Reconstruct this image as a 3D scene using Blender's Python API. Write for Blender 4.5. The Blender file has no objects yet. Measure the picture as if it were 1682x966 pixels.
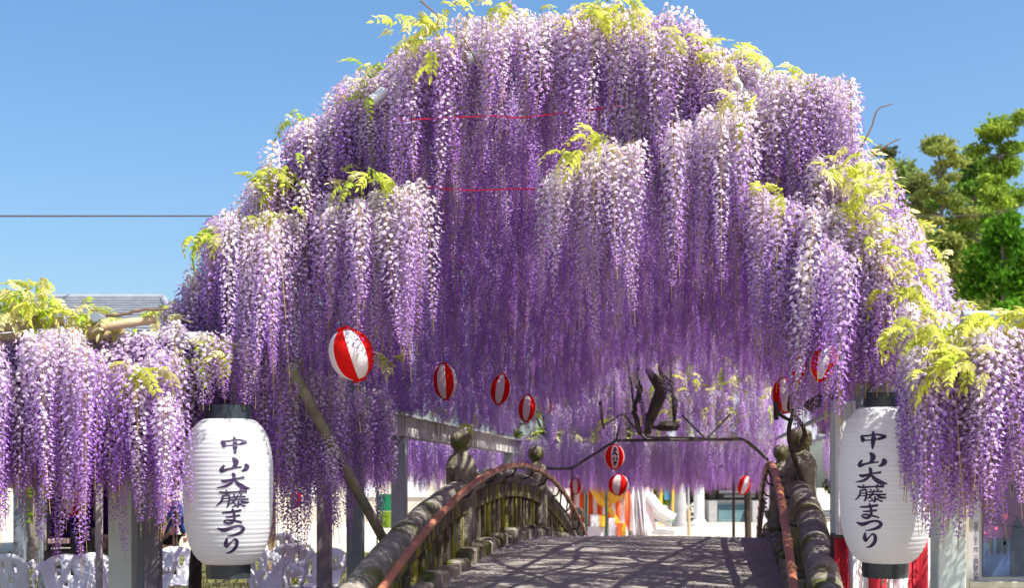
import bpy, bmesh, math, random
import numpy as np
from mathutils import Vector, Matrix, Euler, Quaternion

# ------------------------------------------------------------------ camera, sky, sun, exposure
scene = bpy.context.scene
COL = scene.collection
H = 1.55                      # eye height above the ground
FX = 2336.0                   # focal length in photo pixels (50 mm on a 36 mm sensor, 1682 px wide)
cam_d = bpy.data.cameras.new("camera"); cam = bpy.data.objects.new("camera", cam_d); COL.objects.link(cam)
cam.location = (0, 0, H); cam.rotation_euler = (math.radians(90), 0, 0)
cam_d.lens = 50; cam_d.sensor_width = 36; cam_d.shift_y = (800 - 483) / 1682.0
cam_d.clip_start = 0.1; cam_d.clip_end = 3000
cam_d.dof.use_dof = True; cam_d.dof.focus_distance = 9.0; cam_d.dof.aperture_fstop = 4.0
scene.camera = cam

SUN_EL, SUN_AZ = math.radians(57), math.radians(122)      # azimuth clockwise from +Y: right and behind the camera
world = bpy.data.worlds.new("World"); scene.world = world; world.use_nodes = True
wn = world.node_tree; bg = wn.nodes["Background"]
sky = wn.nodes.new("ShaderNodeTexSky"); sky.sky_type = 'NISHITA'; sky.sun_disc = False
sky.sun_elevation = SUN_EL; sky.sun_rotation = SUN_AZ
sky.air_density = 1.0; sky.dust_density = 2.6; sky.ozone_density = 2.2
tint = wn.nodes.new("ShaderNodeMixRGB"); tint.blend_type = 'MULTIPLY'; tint.inputs[0].default_value = 1; tint.inputs[2].default_value = (0.93, 0.975, 1.0, 1)
wn.links.new(sky.outputs[0], tint.inputs[1]); hsv = wn.nodes.new("ShaderNodeHueSaturation"); hsv.inputs["Saturation"].default_value = 1.2; wn.links.new(tint.outputs[0], hsv.inputs["Color"])
wn.links.new(hsv.outputs[0], bg.inputs[0]); bg.inputs[1].default_value = 0.095
sun_d = bpy.data.lights.new("sun", 'SUN'); sun_d.energy = 4.2; sun_d.angle = math.radians(0.5); sun_d.color = (1, 0.95, 0.87)
sun = bpy.data.objects.new("sun", sun_d); COL.objects.link(sun)
sdir = Vector((math.sin(SUN_AZ) * math.cos(SUN_EL), math.cos(SUN_AZ) * math.cos(SUN_EL), math.sin(SUN_EL)))
sun.rotation_euler = sdir.to_track_quat('Z', 'Y').to_euler(); sun.location = sdir * 60
scene.view_settings.view_transform = 'Standard'; scene.view_settings.look = 'None'
scene.view_settings.exposure = 1.15; scene.view_settings.gamma = 1.0
scene.render.engine = 'CYCLES'
cy = scene.cycles
cy.max_bounces = 8; cy.diffuse_bounces = 6; cy.glossy_bounces = 2; cy.transmission_bounces = 6; cy.transparent_max_bounces = 8
cy.use_denoising = True
try: cy.denoiser = 'OPENIMAGEDENOISE'
except Exception: pass
cy.caustics_reflective = False; cy.caustics_refractive = False

# ------------------------------------------------------------------ helpers
rng = random.Random(11); npr = np.random.default_rng(7)
def P(px, py, D):
    return Vector(((px - 841) / FX * D, D, H + (800 - py) / FX * D))
AX = Vector((0.1536, 0.9881, 0)); RT = Vector((0.9881, -0.1536, 0)); CC = Vector((1.40, 15.0, 0))
def BR(s, t, z): return CC + AX * s + RT * t + Vector((0, 0, z))      # bridge frame
def road_z(s): return H - 0.575 - 0.0112 * s * s if abs(s) < 9.3 else 0.004
def cope_z(s): return H + 0.10 - 0.0215 * s * s if s > -7 else H - .9535 + .10 * (s + 7)
def rail_z(s): return H + 0.225 - 0.0228 * s * s if s > -7 else H - .892 + .10 * (s + 7)

MATS = {}
def mat(name, col, rough=0.6, col2=None, scale=8, detail=6, bump=0.0, bscale=40, metal=0.0, spec=0.4, stretch=None, spots=None):
    if name in MATS: return MATS[name]
    m = bpy.data.materials.new(name); m.use_nodes = True; nt = m.node_tree; b = nt.nodes["Principled BSDF"]
    b.inputs["Roughness"].default_value = rough; b.inputs["Metallic"].default_value = metal
    b.inputs["Specular IOR Level"].default_value = spec
    b.inputs["Base Color"].default_value = (*col, 1)
    if col2 or bump or spots:
        tc = nt.nodes.new("ShaderNodeTexCoord"); src = tc.outputs["Object"]
        if stretch:
            mp = nt.nodes.new("ShaderNodeMapping"); mp.inputs["Scale"].default_value = stretch
            nt.links.new(src, mp.inputs[0]); src = mp.outputs[0]
    colout = None
    if col2:
        n = nt.nodes.new("ShaderNodeTexNoise"); n.inputs["Scale"].default_value = scale; n.inputs["Detail"].default_value = detail
        n.inputs["Roughness"].default_value = 0.65
        nt.links.new(src, n.inputs["Vector"])
        r = nt.nodes.new("ShaderNodeValToRGB"); r.color_ramp.elements[0].position = 0.36; r.color_ramp.elements[1].position = 0.66
        r.color_ramp.elements[0].color = (*col, 1); r.color_ramp.elements[1].color = (*col2, 1)
        nt.links.new(n.outputs["Fac"], r.inputs[0]); colout = r.outputs[0]
    for sp in (spots or []):                               # (colour, scale, threshold, stretch)
        c, sc, th, st = sp
        mp = nt.nodes.new("ShaderNodeMapping"); mp.inputs["Scale"].default_value = st; nt.links.new(tc.outputs["Object"], mp.inputs[0])
        n = nt.nodes.new("ShaderNodeTexNoise"); n.inputs["Scale"].default_value = sc; n.inputs["Detail"].default_value = 5
        nt.links.new(mp.outputs[0], n.inputs["Vector"])
        r = nt.nodes.new("ShaderNodeValToRGB"); r.color_ramp.elements[0].position = th; r.color_ramp.elements[1].position = th + 0.09
        nt.links.new(n.outputs["Fac"], r.inputs[0])
        mx = nt.nodes.new("ShaderNodeMixRGB"); nt.links.new(r.outputs[0], mx.inputs[0])
        if colout is None: mx.inputs[1].default_value = (*col, 1)
        else: nt.links.new(colout, mx.inputs[1])
        mx.inputs[2].default_value = (*c, 1); colout = mx.outputs[0]
    if colout is not None: nt.links.new(colout, b.inputs["Base Color"])
    if bump:
        n2 = nt.nodes.new("ShaderNodeTexNoise"); n2.inputs["Scale"].default_value = bscale; n2.inputs["Detail"].default_value = 4
        nt.links.new(src, n2.inputs["Vector"])
        bp = nt.nodes.new("ShaderNodeBump"); bp.inputs["Strength"].default_value = bump; bp.inputs["Distance"].default_value = 0.02
        nt.links.new(n2.outputs["Fac"], bp.inputs["Height"]); nt.links.new(bp.outputs[0], b.inputs["Normal"])
    MATS[name] = m; return m

def leaf_mat(name, trans=0.35, col=None, col2=None, vcol=True, var=0.16):
    """thin petals and leaves: diffuse + translucent, per object variation"""
    m = bpy.data.materials.new(name); m.use_nodes = True; nt = m.node_tree; nt.nodes.remove(nt.nodes["Principled BSDF"])
    out = nt.nodes["Material Output"]; oi = nt.nodes.new("ShaderNodeObjectInfo")
    if vcol:
        a = nt.nodes.new("ShaderNodeAttribute"); a.attribute_name = "Col"; c = a.outputs["Color"]
    else:
        mx = nt.nodes.new("ShaderNodeMixRGB"); mx.inputs[1].default_value = (*col, 1); mx.inputs[2].default_value = (*col2, 1)
        nt.links.new(oi.outputs["Random"], mx.inputs[0]); c = mx.outputs[0]
    hs = nt.nodes.new("ShaderNodeHueSaturation")
    mr = nt.nodes.new("ShaderNodeMapRange"); mr.inputs[3].default_value = 1 - var; mr.inputs[4].default_value = 1 + var
    nt.links.new(oi.outputs["Random"], mr.inputs[0]); nt.links.new(mr.outputs[0], hs.inputs["Value"]); nt.links.new(c, hs.inputs["Color"])
    d = nt.nodes.new("ShaderNodeBsdfDiffuse"); t = nt.nodes.new("ShaderNodeBsdfTranslucent"); mxs = nt.nodes.new("ShaderNodeMixShader")
    nt.links.new(hs.outputs[0], d.inputs[0]); nt.links.new(hs.outputs[0], t.inputs[0]); mxs.inputs[0].default_value = trans
    nt.links.new(d.outputs[0], mxs.inputs[1]); nt.links.new(t.outputs[0], mxs.inputs[2]); nt.links.new(mxs.outputs[0], out.inputs[0])
    MATS[name] = m; return m

class MB:
    def __init__(s): s.v = []; s.f = []; s.m = []
    def add(s, vs, fs, mi=0):
        o = len(s.v); s.v.extend([tuple(p) for p in vs]); s.f.extend([tuple(i + o for i in f) for f in fs]); s.m.extend([mi] * len(fs)); return s
    def box(s, c, size, rot=None, mi=0, taper=1.0):
        x, y, z = [q / 2 for q in size]; pts = []
        for sz in (-1, 1):
            k = taper if sz > 0 else 1
            for sx, sy in ((-1, -1), (1, -1), (1, 1), (-1, 1)): pts.append(Vector((sx * x * k, sy * y * k, sz * z)))
        if rot is not None: pts = [rot @ p for p in pts]
        c = Vector(c); return s.add([p + c for p in pts], [(3, 2, 1, 0), (4, 5, 6, 7), (0, 1, 5, 4), (1, 2, 6, 5), (2, 3, 7, 6), (3, 0, 4, 7)], mi)
    def cbox(s, c, size, bev=0.01, rot=None, mi=0):
        """box with all edges chamfered"""
        bm = bmesh.new(); bmesh.ops.create_cube(bm, size=1); bmesh.ops.scale(bm, vec=size, verts=bm.verts)
        bmesh.ops.bevel(bm, geom=bm.edges[:], offset=bev, segments=1, affect='EDGES')
        c = Vector(c); bm.verts.index_update()
        vs = [((rot @ v.co) if rot is not None else v.co) + c for v in bm.verts]; fs = [[v.index for v in f.verts] for f in bm.faces]; bm.free()
        return s.add(vs, fs, mi)
    def tube(s, pts, rad, n=8, mi=0, cap=True, flat=None):
        pts = [Vector(p) for p in pts]; k = len(pts)
        if not hasattr(rad, '__len__'): rad = [rad] * k
        vs = []; fs = []; prev = None
        for i, p in enumerate(pts):
            d = (pts[min(i + 1, k - 1)] - pts[max(i - 1, 0)]).normalized()
            if prev is None:
                a = Vector((0, 0, 1)) if abs(d.z) < 0.9 else Vector((0, 1, 0)); u = d.cross(a).normalized()
            else: u = (prev - d * prev.dot(d)).normalized()
            prev = u; w = d.cross(u)
            for j in range(n):
                an = 2 * math.pi * (j + 0.5) / n
                vs.append(p + (u * math.cos(an) + w * math.sin(an) * (flat or 1)) * rad[i])
        for i in range(k - 1):
            for j in range(n):
                fs.append((i * n + j, i * n + (j + 1) % n, (i + 1) * n + (j + 1) % n, (i + 1) * n + j))
        if cap: fs.append(tuple(range(n - 1, -1, -1))); fs.append(tuple((k - 1) * n + j for j in range(n)))
        return s.add(vs, fs, mi)
    def lathe(s, prof, n=24, c=(0, 0, 0), mi=0, mfun=None, rot=None):
        vs = []; c = Vector(c)
        for r, z in prof:
            for j in range(n):
                a = 2 * math.pi * j / n; q = Vector((r * math.cos(a), r * math.sin(a), z))
                if rot is not None: q = rot @ q
                vs.append(q + c)
        o = len(s.v); s.v.extend([tuple(p) for p in vs])
        for i in range(len(prof) - 1):
            for j in range(n):
                s.f.append((o + i * n + j, o + i * n + (j + 1) % n, o + (i + 1) * n + (j + 1) % n, o + (i + 1) * n + j))
                s.m.append(mfun(i, j) if mfun else mi)
        return s
    def build(s, name, mats, parent=None, smooth=True, kind=None):
        me = bpy.data.meshes.new(name); me.from_pydata(s.v, [], s.f)
        if not isinstance(mats, (list, tuple)): mats = [mats]
        for m in mats: me.materials.append(m)
        me.polygons.foreach_set("material_index", s.m)
        me.polygons.foreach_set("use_smooth", [smooth] * len(s.f)); me.update()
        if smooth: 
            try: me.set_sharp_from_angle(angle=math.radians(42))
            except Exception: pass
        return link(name, me, parent, kind)
def link(name, me, parent=None, kind=None):
    o = bpy.data.objects.new(name, me); COL.objects.link(o)
    if parent: o.parent = parent; o.matrix_parent_inverse = Matrix.Translation(-parent.location) if parent.get("world_parts") else Matrix()
    if kind: o["kind"] = kind
    return o
def tag(o, label, cat, group=None):
    o["label"] = label; o["category"] = cat
    if group: o["group"] = group
    return o
def thing(name, label, cat, loc=(0, 0, 0), group=None, world_parts=True):
    """an Empty at the thing's base; with world_parts its parts are given in world coordinates"""
    o = bpy.data.objects.new(name, None); COL.objects.link(o); o.location = loc; o.empty_display_size = 0.2
    if world_parts: o["world_parts"] = 1
    return tag(o, label, cat, group)
def dup(root, loc, rz, label):
    r = root.copy(); COL.objects.link(r); r.location = loc; r.rotation_euler = (0, 0, rz); r["label"] = label
    for ch in list(root.children):
        c = ch.copy(); COL.objects.link(c); c.parent = r
        for g in ch.children:
            d = g.copy(); COL.objects.link(d); d.parent = c
    return r
def catmull(pts, n=6):
    out = []; k = len(pts)
    for i in range(k - 1):
        p0, p1, p2, p3 = pts[max(i - 1, 0)], pts[i], pts[i + 1], pts[min(i + 2, k - 1)]
        for j in range(n):
            t = j / n; out.append(0.5 * ((2 * p1) + (p2 - p0) * t + (2 * p0 - 5 * p1 + 4 * p2 - p3) * t * t + (3 * p1 - p0 - 3 * p2 + p3) * t ** 3))
    out.append(pts[-1]); return out

# ------------------------------------------------------------------ materials
M_ASPH = mat("worn_asphalt", (0.30, 0.27, 0.235), 0.9, (0.42, 0.38, 0.34), 22, 10, 0.9, 160, spots=[((0.45, 0.42, 0.42), 90, 0.64, (1, 1, 1))])
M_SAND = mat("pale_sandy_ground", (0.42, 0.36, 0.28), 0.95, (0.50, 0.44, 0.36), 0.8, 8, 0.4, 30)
M_EARTH = mat("dark_earth", (0.14, 0.105, 0.075), 0.95, (0.22, 0.165, 0.11), 1.5, 8, 0.4, 30)  # dark brown earth for the floor under the left pergola
M_GRASSG = mat("grass_ground", (0.12, 0.13, 0.035), 0.95, (0.20, 0.17, 0.07), 2.5, 8, 0.4, 60)
M_STONE = mat("mossy_stone", (0.17, 0.148, 0.115), 0.9, (0.38, 0.345, 0.27), 9, 10, 0.7, 55,
              spots=[((0.10, 0.115, 0.022), 3.2, 0.52, (1, 1, 0.7)), ((0.42, 0.40, 0.35), 7, 0.64, (1, 1, 1)), ((0.03, 0.028, 0.02), 5, 0.6, (1.6, 1.6, 0.5))])
M_STONE2 = mat("streaked_mossy_stone", (0.06, 0.052, 0.036), 0.92, (0.20, 0.17, 0.115), 10, 10, 0.8, 50,
               spots=[((0.34, 0.32, 0.045), 4.5, 0.50, (2.4, 2.4, 0.35)), ((0.30, 0.28, 0.23), 6, 0.65, (2, 2, 0.4))])
M_COPE = mat("weathered_coping_stone", (0.16, 0.14, 0.115), 0.92, (0.34, 0.31, 0.265), 14, 10, 0.6, 70,
             spots=[((0.10, 0.105, 0.025), 2.6, 0.55, (1, 1, 1)), ((0.50, 0.48, 0.45), 30, 0.66, (1, 1, 1))])
M_RAIL = mat("red_brown_pipe", (0.34, 0.12, 0.065), 0.38, (0.45, 0.19, 0.10), 6, 5, 0.15, 60)
M_RING = mat("red_brown_ring", (0.30, 0.13, 0.07), 0.5, (0.38, 0.19, 0.10), 12)
M_DARKM = mat("dark_iron", (0.03, 0.025, 0.025), 0.6, (0.07, 0.05, 0.045), 20)
M_STEEL = mat("painted_grey_green_steel", (0.36, 0.42, 0.40), 0.5, (0.43, 0.48, 0.455), 4, 6, 0.08, 30, spots=[((0.15, 0.15, 0.12), 5, 0.68, (2, 2, 0.4))])
M_STEELB = mat("painted_blue_grey_steel", (0.19, 0.23, 0.26), 0.5, (0.26, 0.30, 0.33), 4, 6, 0.08, 30)
M_BEAM = mat("stained_pale_steel", (0.42, 0.42, 0.40), 0.6, (0.62, 0.61, 0.58), 3, 8, 0.1, 30, stretch=(2.5, 2.5, 0.6), spots=[((0.16, 0.15, 0.07), 3.4, 0.56, (2.6, 2.6, 0.3))])
M_PIPE = mat("galvanised_pipe", (0.55, 0.55, 0.57), 0.4, (0.68, 0.68, 0.69), 8, 6, 0.05, 30, metal=0.25)
M_RUST = mat("weathered_brace_pipe", (0.12, 0.115, 0.085), 0.7, (0.25, 0.225, 0.16), 7, 8, 0.2, 40)
M_BAMBOO = mat("dry_bamboo", (0.36, 0.26, 0.15), 0.55, (0.46, 0.36, 0.23), 9, 6, 0.2, 40, spots=[((0.16, 0.11, 0.06), 6, 0.62, (1, 1, 1))])
M_BARK = mat("vine_bark", (0.035, 0.027, 0.022), 0.9, (0.085, 0.068, 0.05), 14, 8, 0.8, 45)
M_TWIG = mat("vine_twig", (0.12, 0.075, 0.05), 0.85, (0.2, 0.14, 0.10), 14)
M_PAPER = leaf_mat("white_lantern_paper", 0.42, (.78, .80, .82), (.81, .82, .84), False, .02)
M_BLACK = mat("black_lacquer", (0.018, 0.026, 0.034), 0.32, (0.035, 0.045, 0.052), 20)
M_INK = mat("ink", (0.018, 0.010, 0.035), 0.6, (0.05, 0.025, 0.085), 30)
M_RED = leaf_mat("red_lantern_paper", 0.35, (.75, .018, .016), (.66, .014, .014), False, .04)
M_WHITE = leaf_mat("white_lantern_panel", 0.35, (.82, .80, .81), (.78, .76, .78), False, .04)
M_PLAST = mat("white_plastic", (0.78, 0.79, 0.82), 0.35, (0.70, 0.71, 0.75), 6)
M_CLOTHR = mat("red_cloth", (0.45, 0.012, 0.03), 0.8, (0.36, 0.01, 0.022), 5)
M_CLOTHW = mat("white_cloth", (0.78, 0.75, 0.76), 0.85, (0.70, 0.67, 0.70), 5)
M_CLOTHO = mat("orange_red_cloth", (0.85, 0.13, 0.03), 0.8)
M_YEL = mat("yellow_cloth", (0.85, 0.48, 0.04), 0.75)
M_PURP = mat("purple_cloth", (0.045, 0.012, 0.12), 0.85, (0.08, 0.02, 0.18), 4)
M_CREAM = mat("cream_render", (0.52, 0.47, 0.39), 0.9, (0.60, 0.55, 0.47), 1.2, 6, 0.1, 30)
M_TILE = mat("grey_roof_tile", (0.20, 0.21, 0.24), 0.6, (0.28, 0.29, 0.32), 3, 6)
M_WOODD = mat("dark_timber", (0.035, 0.026, 0.022), 0.8, (0.07, 0.055, 0.045), 6)
M_CONC = mat("grey_concrete", (0.33, 0.32, 0.32), 0.9, (0.42, 0.41, 0.41), 4)
M_WPAINT = mat("white_paint", (0.80, 0.80, 0.80), 0.5, (0.74, 0.75, 0.76), 3)
M_TEAL = mat("teal_step_stone", (0.10, 0.19, 0.21), 0.7, (0.16, 0.25, 0.26), 3)
M_GREENP = mat("green_paint", (0.012, 0.10, 0.045), 0.5)
M_STRR = mat("red_string", (0.60, 0.02, 0.09), 0.7)
M_STRP = mat("pink_string", (0.65, 0.25, 0.40), 0.7)
M_CORD = mat("pale_cord", (0.5, 0.45, 0.36), 0.8)
M_PETAL = leaf_mat("wisteria_petal", 0.48)
M_LEAF = leaf_mat("wisteria_leaf", 0.5, vcol=True, var=0.2)
M_PINE = leaf_mat("tree_leaf", 0.42, vcol=True, var=0.05)

# ------------------------------------------------------------------ ground, grass, road
def ground_sheet(name, x0, x1, y0, y1, z, m, kind="structure", nx=1, ny=1):
    b = MB(); vs = []; fs = []
    for j in range(ny + 1):
        for i in range(nx + 1): vs.append((x0 + (x1 - x0) * i / nx, y0 + (y1 - y0) * j / ny, z))
    for j in range(ny):
        for i in range(nx): a = j * (nx + 1) + i; fs.append((a, a + 1, a + nx + 2, a + nx + 1))
    return b.add(vs, fs).build(name, m, kind=kind, smooth=False)
ground_sheet("ground", -900, 900, -60, 1500, 0, M_SAND)
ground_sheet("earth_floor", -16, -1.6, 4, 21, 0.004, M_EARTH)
ground_sheet("grass_ground", -20, -0.9, 21, 33.5, 0.004, M_GRASSG)
b = MB(); vs = []; fs = []; ns = 80; W = 1.36
for i in range(ns + 1):
    s = -9.2 + 18.4 * i / ns
    for t in np.linspace(-W, W, 9): vs.append(BR(s, t, road_z(s) + 0.03 * (1 - (t / W) ** 2)))
for i in range(ns):
    for j in range(8): a = i * 9 + j; fs.append((a, a + 1, a + 10, a + 9))
b.add(vs, fs).build("road", M_ASPH, kind="structure")
# grass tufts on the lawn
b = MB(); 
for i in range(6700):
    x, y = rng.uniform(-12, -1), rng.uniform(21.2, 33); h = rng.uniform(.03, .09); a = rng.uniform(0, 3.14)
    dx, dy = math.cos(a) * .02, math.sin(a) * .02
    b.add([(x - dx, y - dy, 0), (x + dx, y + dy, 0), (x + rng.uniform(-.03, .03), y, h)], [(0, 1, 2)])
b.build("grass", mat("grass_blade", (0.13, 0.16, 0.03), 0.8), kind="stuff", smooth=False)

# ------------------------------------------------------------------ stone bridge
br = thing("stone_bridge", "arched stone bridge with mossy parapets and a worn asphalt roadway between them", "bridge", BR(0, 0, 0))
b = MB()     # deck body below the roadway, sides and kerb ledge
vs = []; fs = []
for i in range(41):
    s = -9.2 + 18.4 * i / 40; z = road_z(s)
    for t, zz in ((-1.62, -0.1), (-1.62, z + 0.03), (-1.34, z + 0.03), (-1.34, z - 0.12), (1.34, z - 0.12), (1.34, z + 0.03), (1.62, z + 0.03), (1.62, -0.1)): vs.append(BR(s, t, zz))
for i in range(40):
    for j in range(7): a = i * 8 + j; fs.append((a, a + 8, a + 9, a + 1))
b.add(vs, fs).build("deck", M_STONE2, br, smooth=False)
POST = [(0.0, -0.01), (0.150, -0.01), (0.150, 0.10), (0.138, 0.13), (0.135, 0.80), (0.142, 0.815), (0.142, 0.835), (0.137, 0.845), (0.125, 0.90), (0.095, 0.94), (0.066, 0.965), (0.058, 0.985),
        (0.072, 1.005), (0.095, 1.04), (0.103, 1.085), (0.095, 1.13), (0.07, 1.16), (0.03, 1.178), (0, 1.182)]
rotb = Matrix.Rotation(-math.atan2(AX.x, AX.y), 3, 'Z')
ROTB = rotb
for side in (-1, 1):
    tt = 1.5 * side
    par = br
    # round coping in stones with recessed joints
    edges = [-8.9, -7.9, -6.95, -6.05, -5.2, -4.35, -3.5, -2.62, -1.6, -0.6, 0.45, 1.5, 2.62, 3.6, 4.6, 5.7, 7.0]
    for k in range(len(edges) - 1):
        e0, e1 = edges[k] + 0.006, edges[k + 1] - 0.006; pts = []; rd = []
        wob = rng.uniform(-.006, .006); R0 = 0.108 if abs((e0 + e1) / 2) > 2.6 else 0.095
        for q in range(9):
            s = e0 + (e1 - e0) * q / 8; pts.append(BR(s, tt + wob, cope_z(s) + wob))
            rd.append(R0 * (0.955 if q in (0, 8) else 1.0) + rng.uniform(-.003, .003))
        MB().tube(pts, rd, 18).build("coping_stone", M_COPE, par)
    # beam below the coping (between the posts) with arched underside
    b = MB(); vs = []; fs = []
    for q in range(33):
        s = -8.8 + 15.8 * q / 32; zt = cope_z(s) - 0.06; zb = cope_z(s) - (0.20 if abs(s) < 2.5 else 0.17)
        for t in (tt - .085, tt + .085):
            vs += [BR(s, t, zt), BR(s, t, zb)]
    for q in range(32):
        a = q * 4; fs += [(a, a + 4, a + 5, a + 1), (a + 2, a + 3, a + 7, a + 6), (a + 1, a + 5, a + 7, a + 3)]
    b.add(vs, fs).build("arched_beam", M_STONE2, par)
    # balusters and recessed panel stones
    s = -6.3
    while s < 6.4:
        if abs(abs(s) - 2.5) > 0.2:
            zb, zt = road_z(s) + 0.02, cope_z(s) - 0.19
            if zt - zb > 0.06:
                w = rng.uniform(.085, .12)
                MB().cbox(BR(s, tt - side * 0.015, (zb + zt) / 2), (0.11, w, zt - zb), 0.014, rotb).build("baluster", M_STONE2, par, smooth=False)
        s += rng.uniform(.26, .33)
    s = -6.2
    while s < 6.2:
        wl = rng.uniform(.42, .6); sm = s + wl / 2; zb, zt = road_z(sm), cope_z(sm) - 0.2; nn = max(1, round((zt - zb) / 0.19)); hh = (zt - zb) / nn
        for r in range(nn):
            if hh > .03: MB().cbox(BR(sm, tt + side * (0.045 + rng.uniform(0, .012)), zb + hh * (r + .5)), (0.05, wl - .012, hh - .012), 0.012, rotb).build("panel_stone", M_STONE2, par, smooth=False)
        s += wl
    # low plinth stones stepping along the roadway edge
    s = -6.6
    while s < 6.6:
        wl = rng.uniform(.24, .42); sm = s + wl / 2; h = rng.uniform(.10, .19); 
        MB().cbox(BR(sm, tt - side * rng.uniform(.12, .16), road_z(sm) + h / 2 - .03), (0.15, wl - .02, h), 0.025, rotb).build("plinth_stone", M_STONE, par, smooth=False)
        s += wl
    for sp in (-2.45, 2.5):
        po = MB().lathe(POST[:8], 24).build("newel_post", M_STONE, par)
        base = BR(sp, tt, road_z(sp) - 0.02); po.matrix_parent_inverse = Matrix(); po.location = base - br.location
        fi = MB().lathe(POST[7:], 24).build("finial", M_STONE, po); fi.matrix_parent_inverse = Matrix()
    for sp in (-9.0, 7.2):
        po = MB().lathe(POST[:8], 16).build("newel_post", M_STONE, par); po.matrix_parent_inverse = Matrix(); po.location = BR(sp, tt, road_z(sp) - 0.35) - br.location
        fi = MB().lathe(POST[7:], 16).build("finial", M_STONE, po); fi.matrix_parent_inverse = Matrix()

# handrails: red brown pipes with rings, on brackets
for side, lab in ((-1, "reddish brown pipe handrail arching over the mossy parapet beside the left lantern side"), (1, "reddish brown pipe handrail dropping past the mossy stone log parapet next to the right lantern")):
    tt = side * 1.29
    hr = thing("handrail", lab, "handrail", BR(0, tt, road_z(0)), "handrails of the bridge")
    pts = [BR(s, tt, rail_z(s)) for s in np.linspace(-8.8, 6.6, 66)]
    MB().tube(pts, 0.030, 10).build("rail_pipe", M_RAIL, hr)
    for s in np.arange(-7.0, 6.5, 0.62):
        MB().tube([BR(s - .045, tt, rail_z(s - .045)), BR(s - .035, tt, rail_z(s - .035)), BR(s, tt, rail_z(s)), BR(s + .035, tt, rail_z(s + .035)), BR(s + .045, tt, rail_z(s + .045))], [.031, .037, .040, .037, .031], 10).build("ring", M_RING, hr)
    for s in np.arange(-6.7, 6.5, 1.24):
        MB().tube([BR(s, tt, rail_z(s) - .02), BR(s, tt + side * .04, rail_z(s) - .10), BR(s, tt + side * .2, cope_z(s) - .03)], 0.012, 6).build("bracket", M_DARKM, hr)
    MB().tube([BR(s, tt + side * .02, rail_z(s) - 0.20) for s in np.linspace(3.0, 6.6, 14)], 0.014, 6).build("lower_rail", M_DARKM, hr)
    for s in (3.4, 4.1, 4.8, 5.5, 6.2):
        MB().tube([BR(s, tt, rail_z(s)), BR(s, tt + side * .02, rail_z(s) - .21)], 0.012, 6).build("rung", M_DARKM, hr)
    MB().tube([BR(6.5, tt, rail_z(6.5) + .02), BR(6.5, tt, road_z(6.5) - .02)], .028, 8).build("foot_post", M_DARKM, hr)

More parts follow.
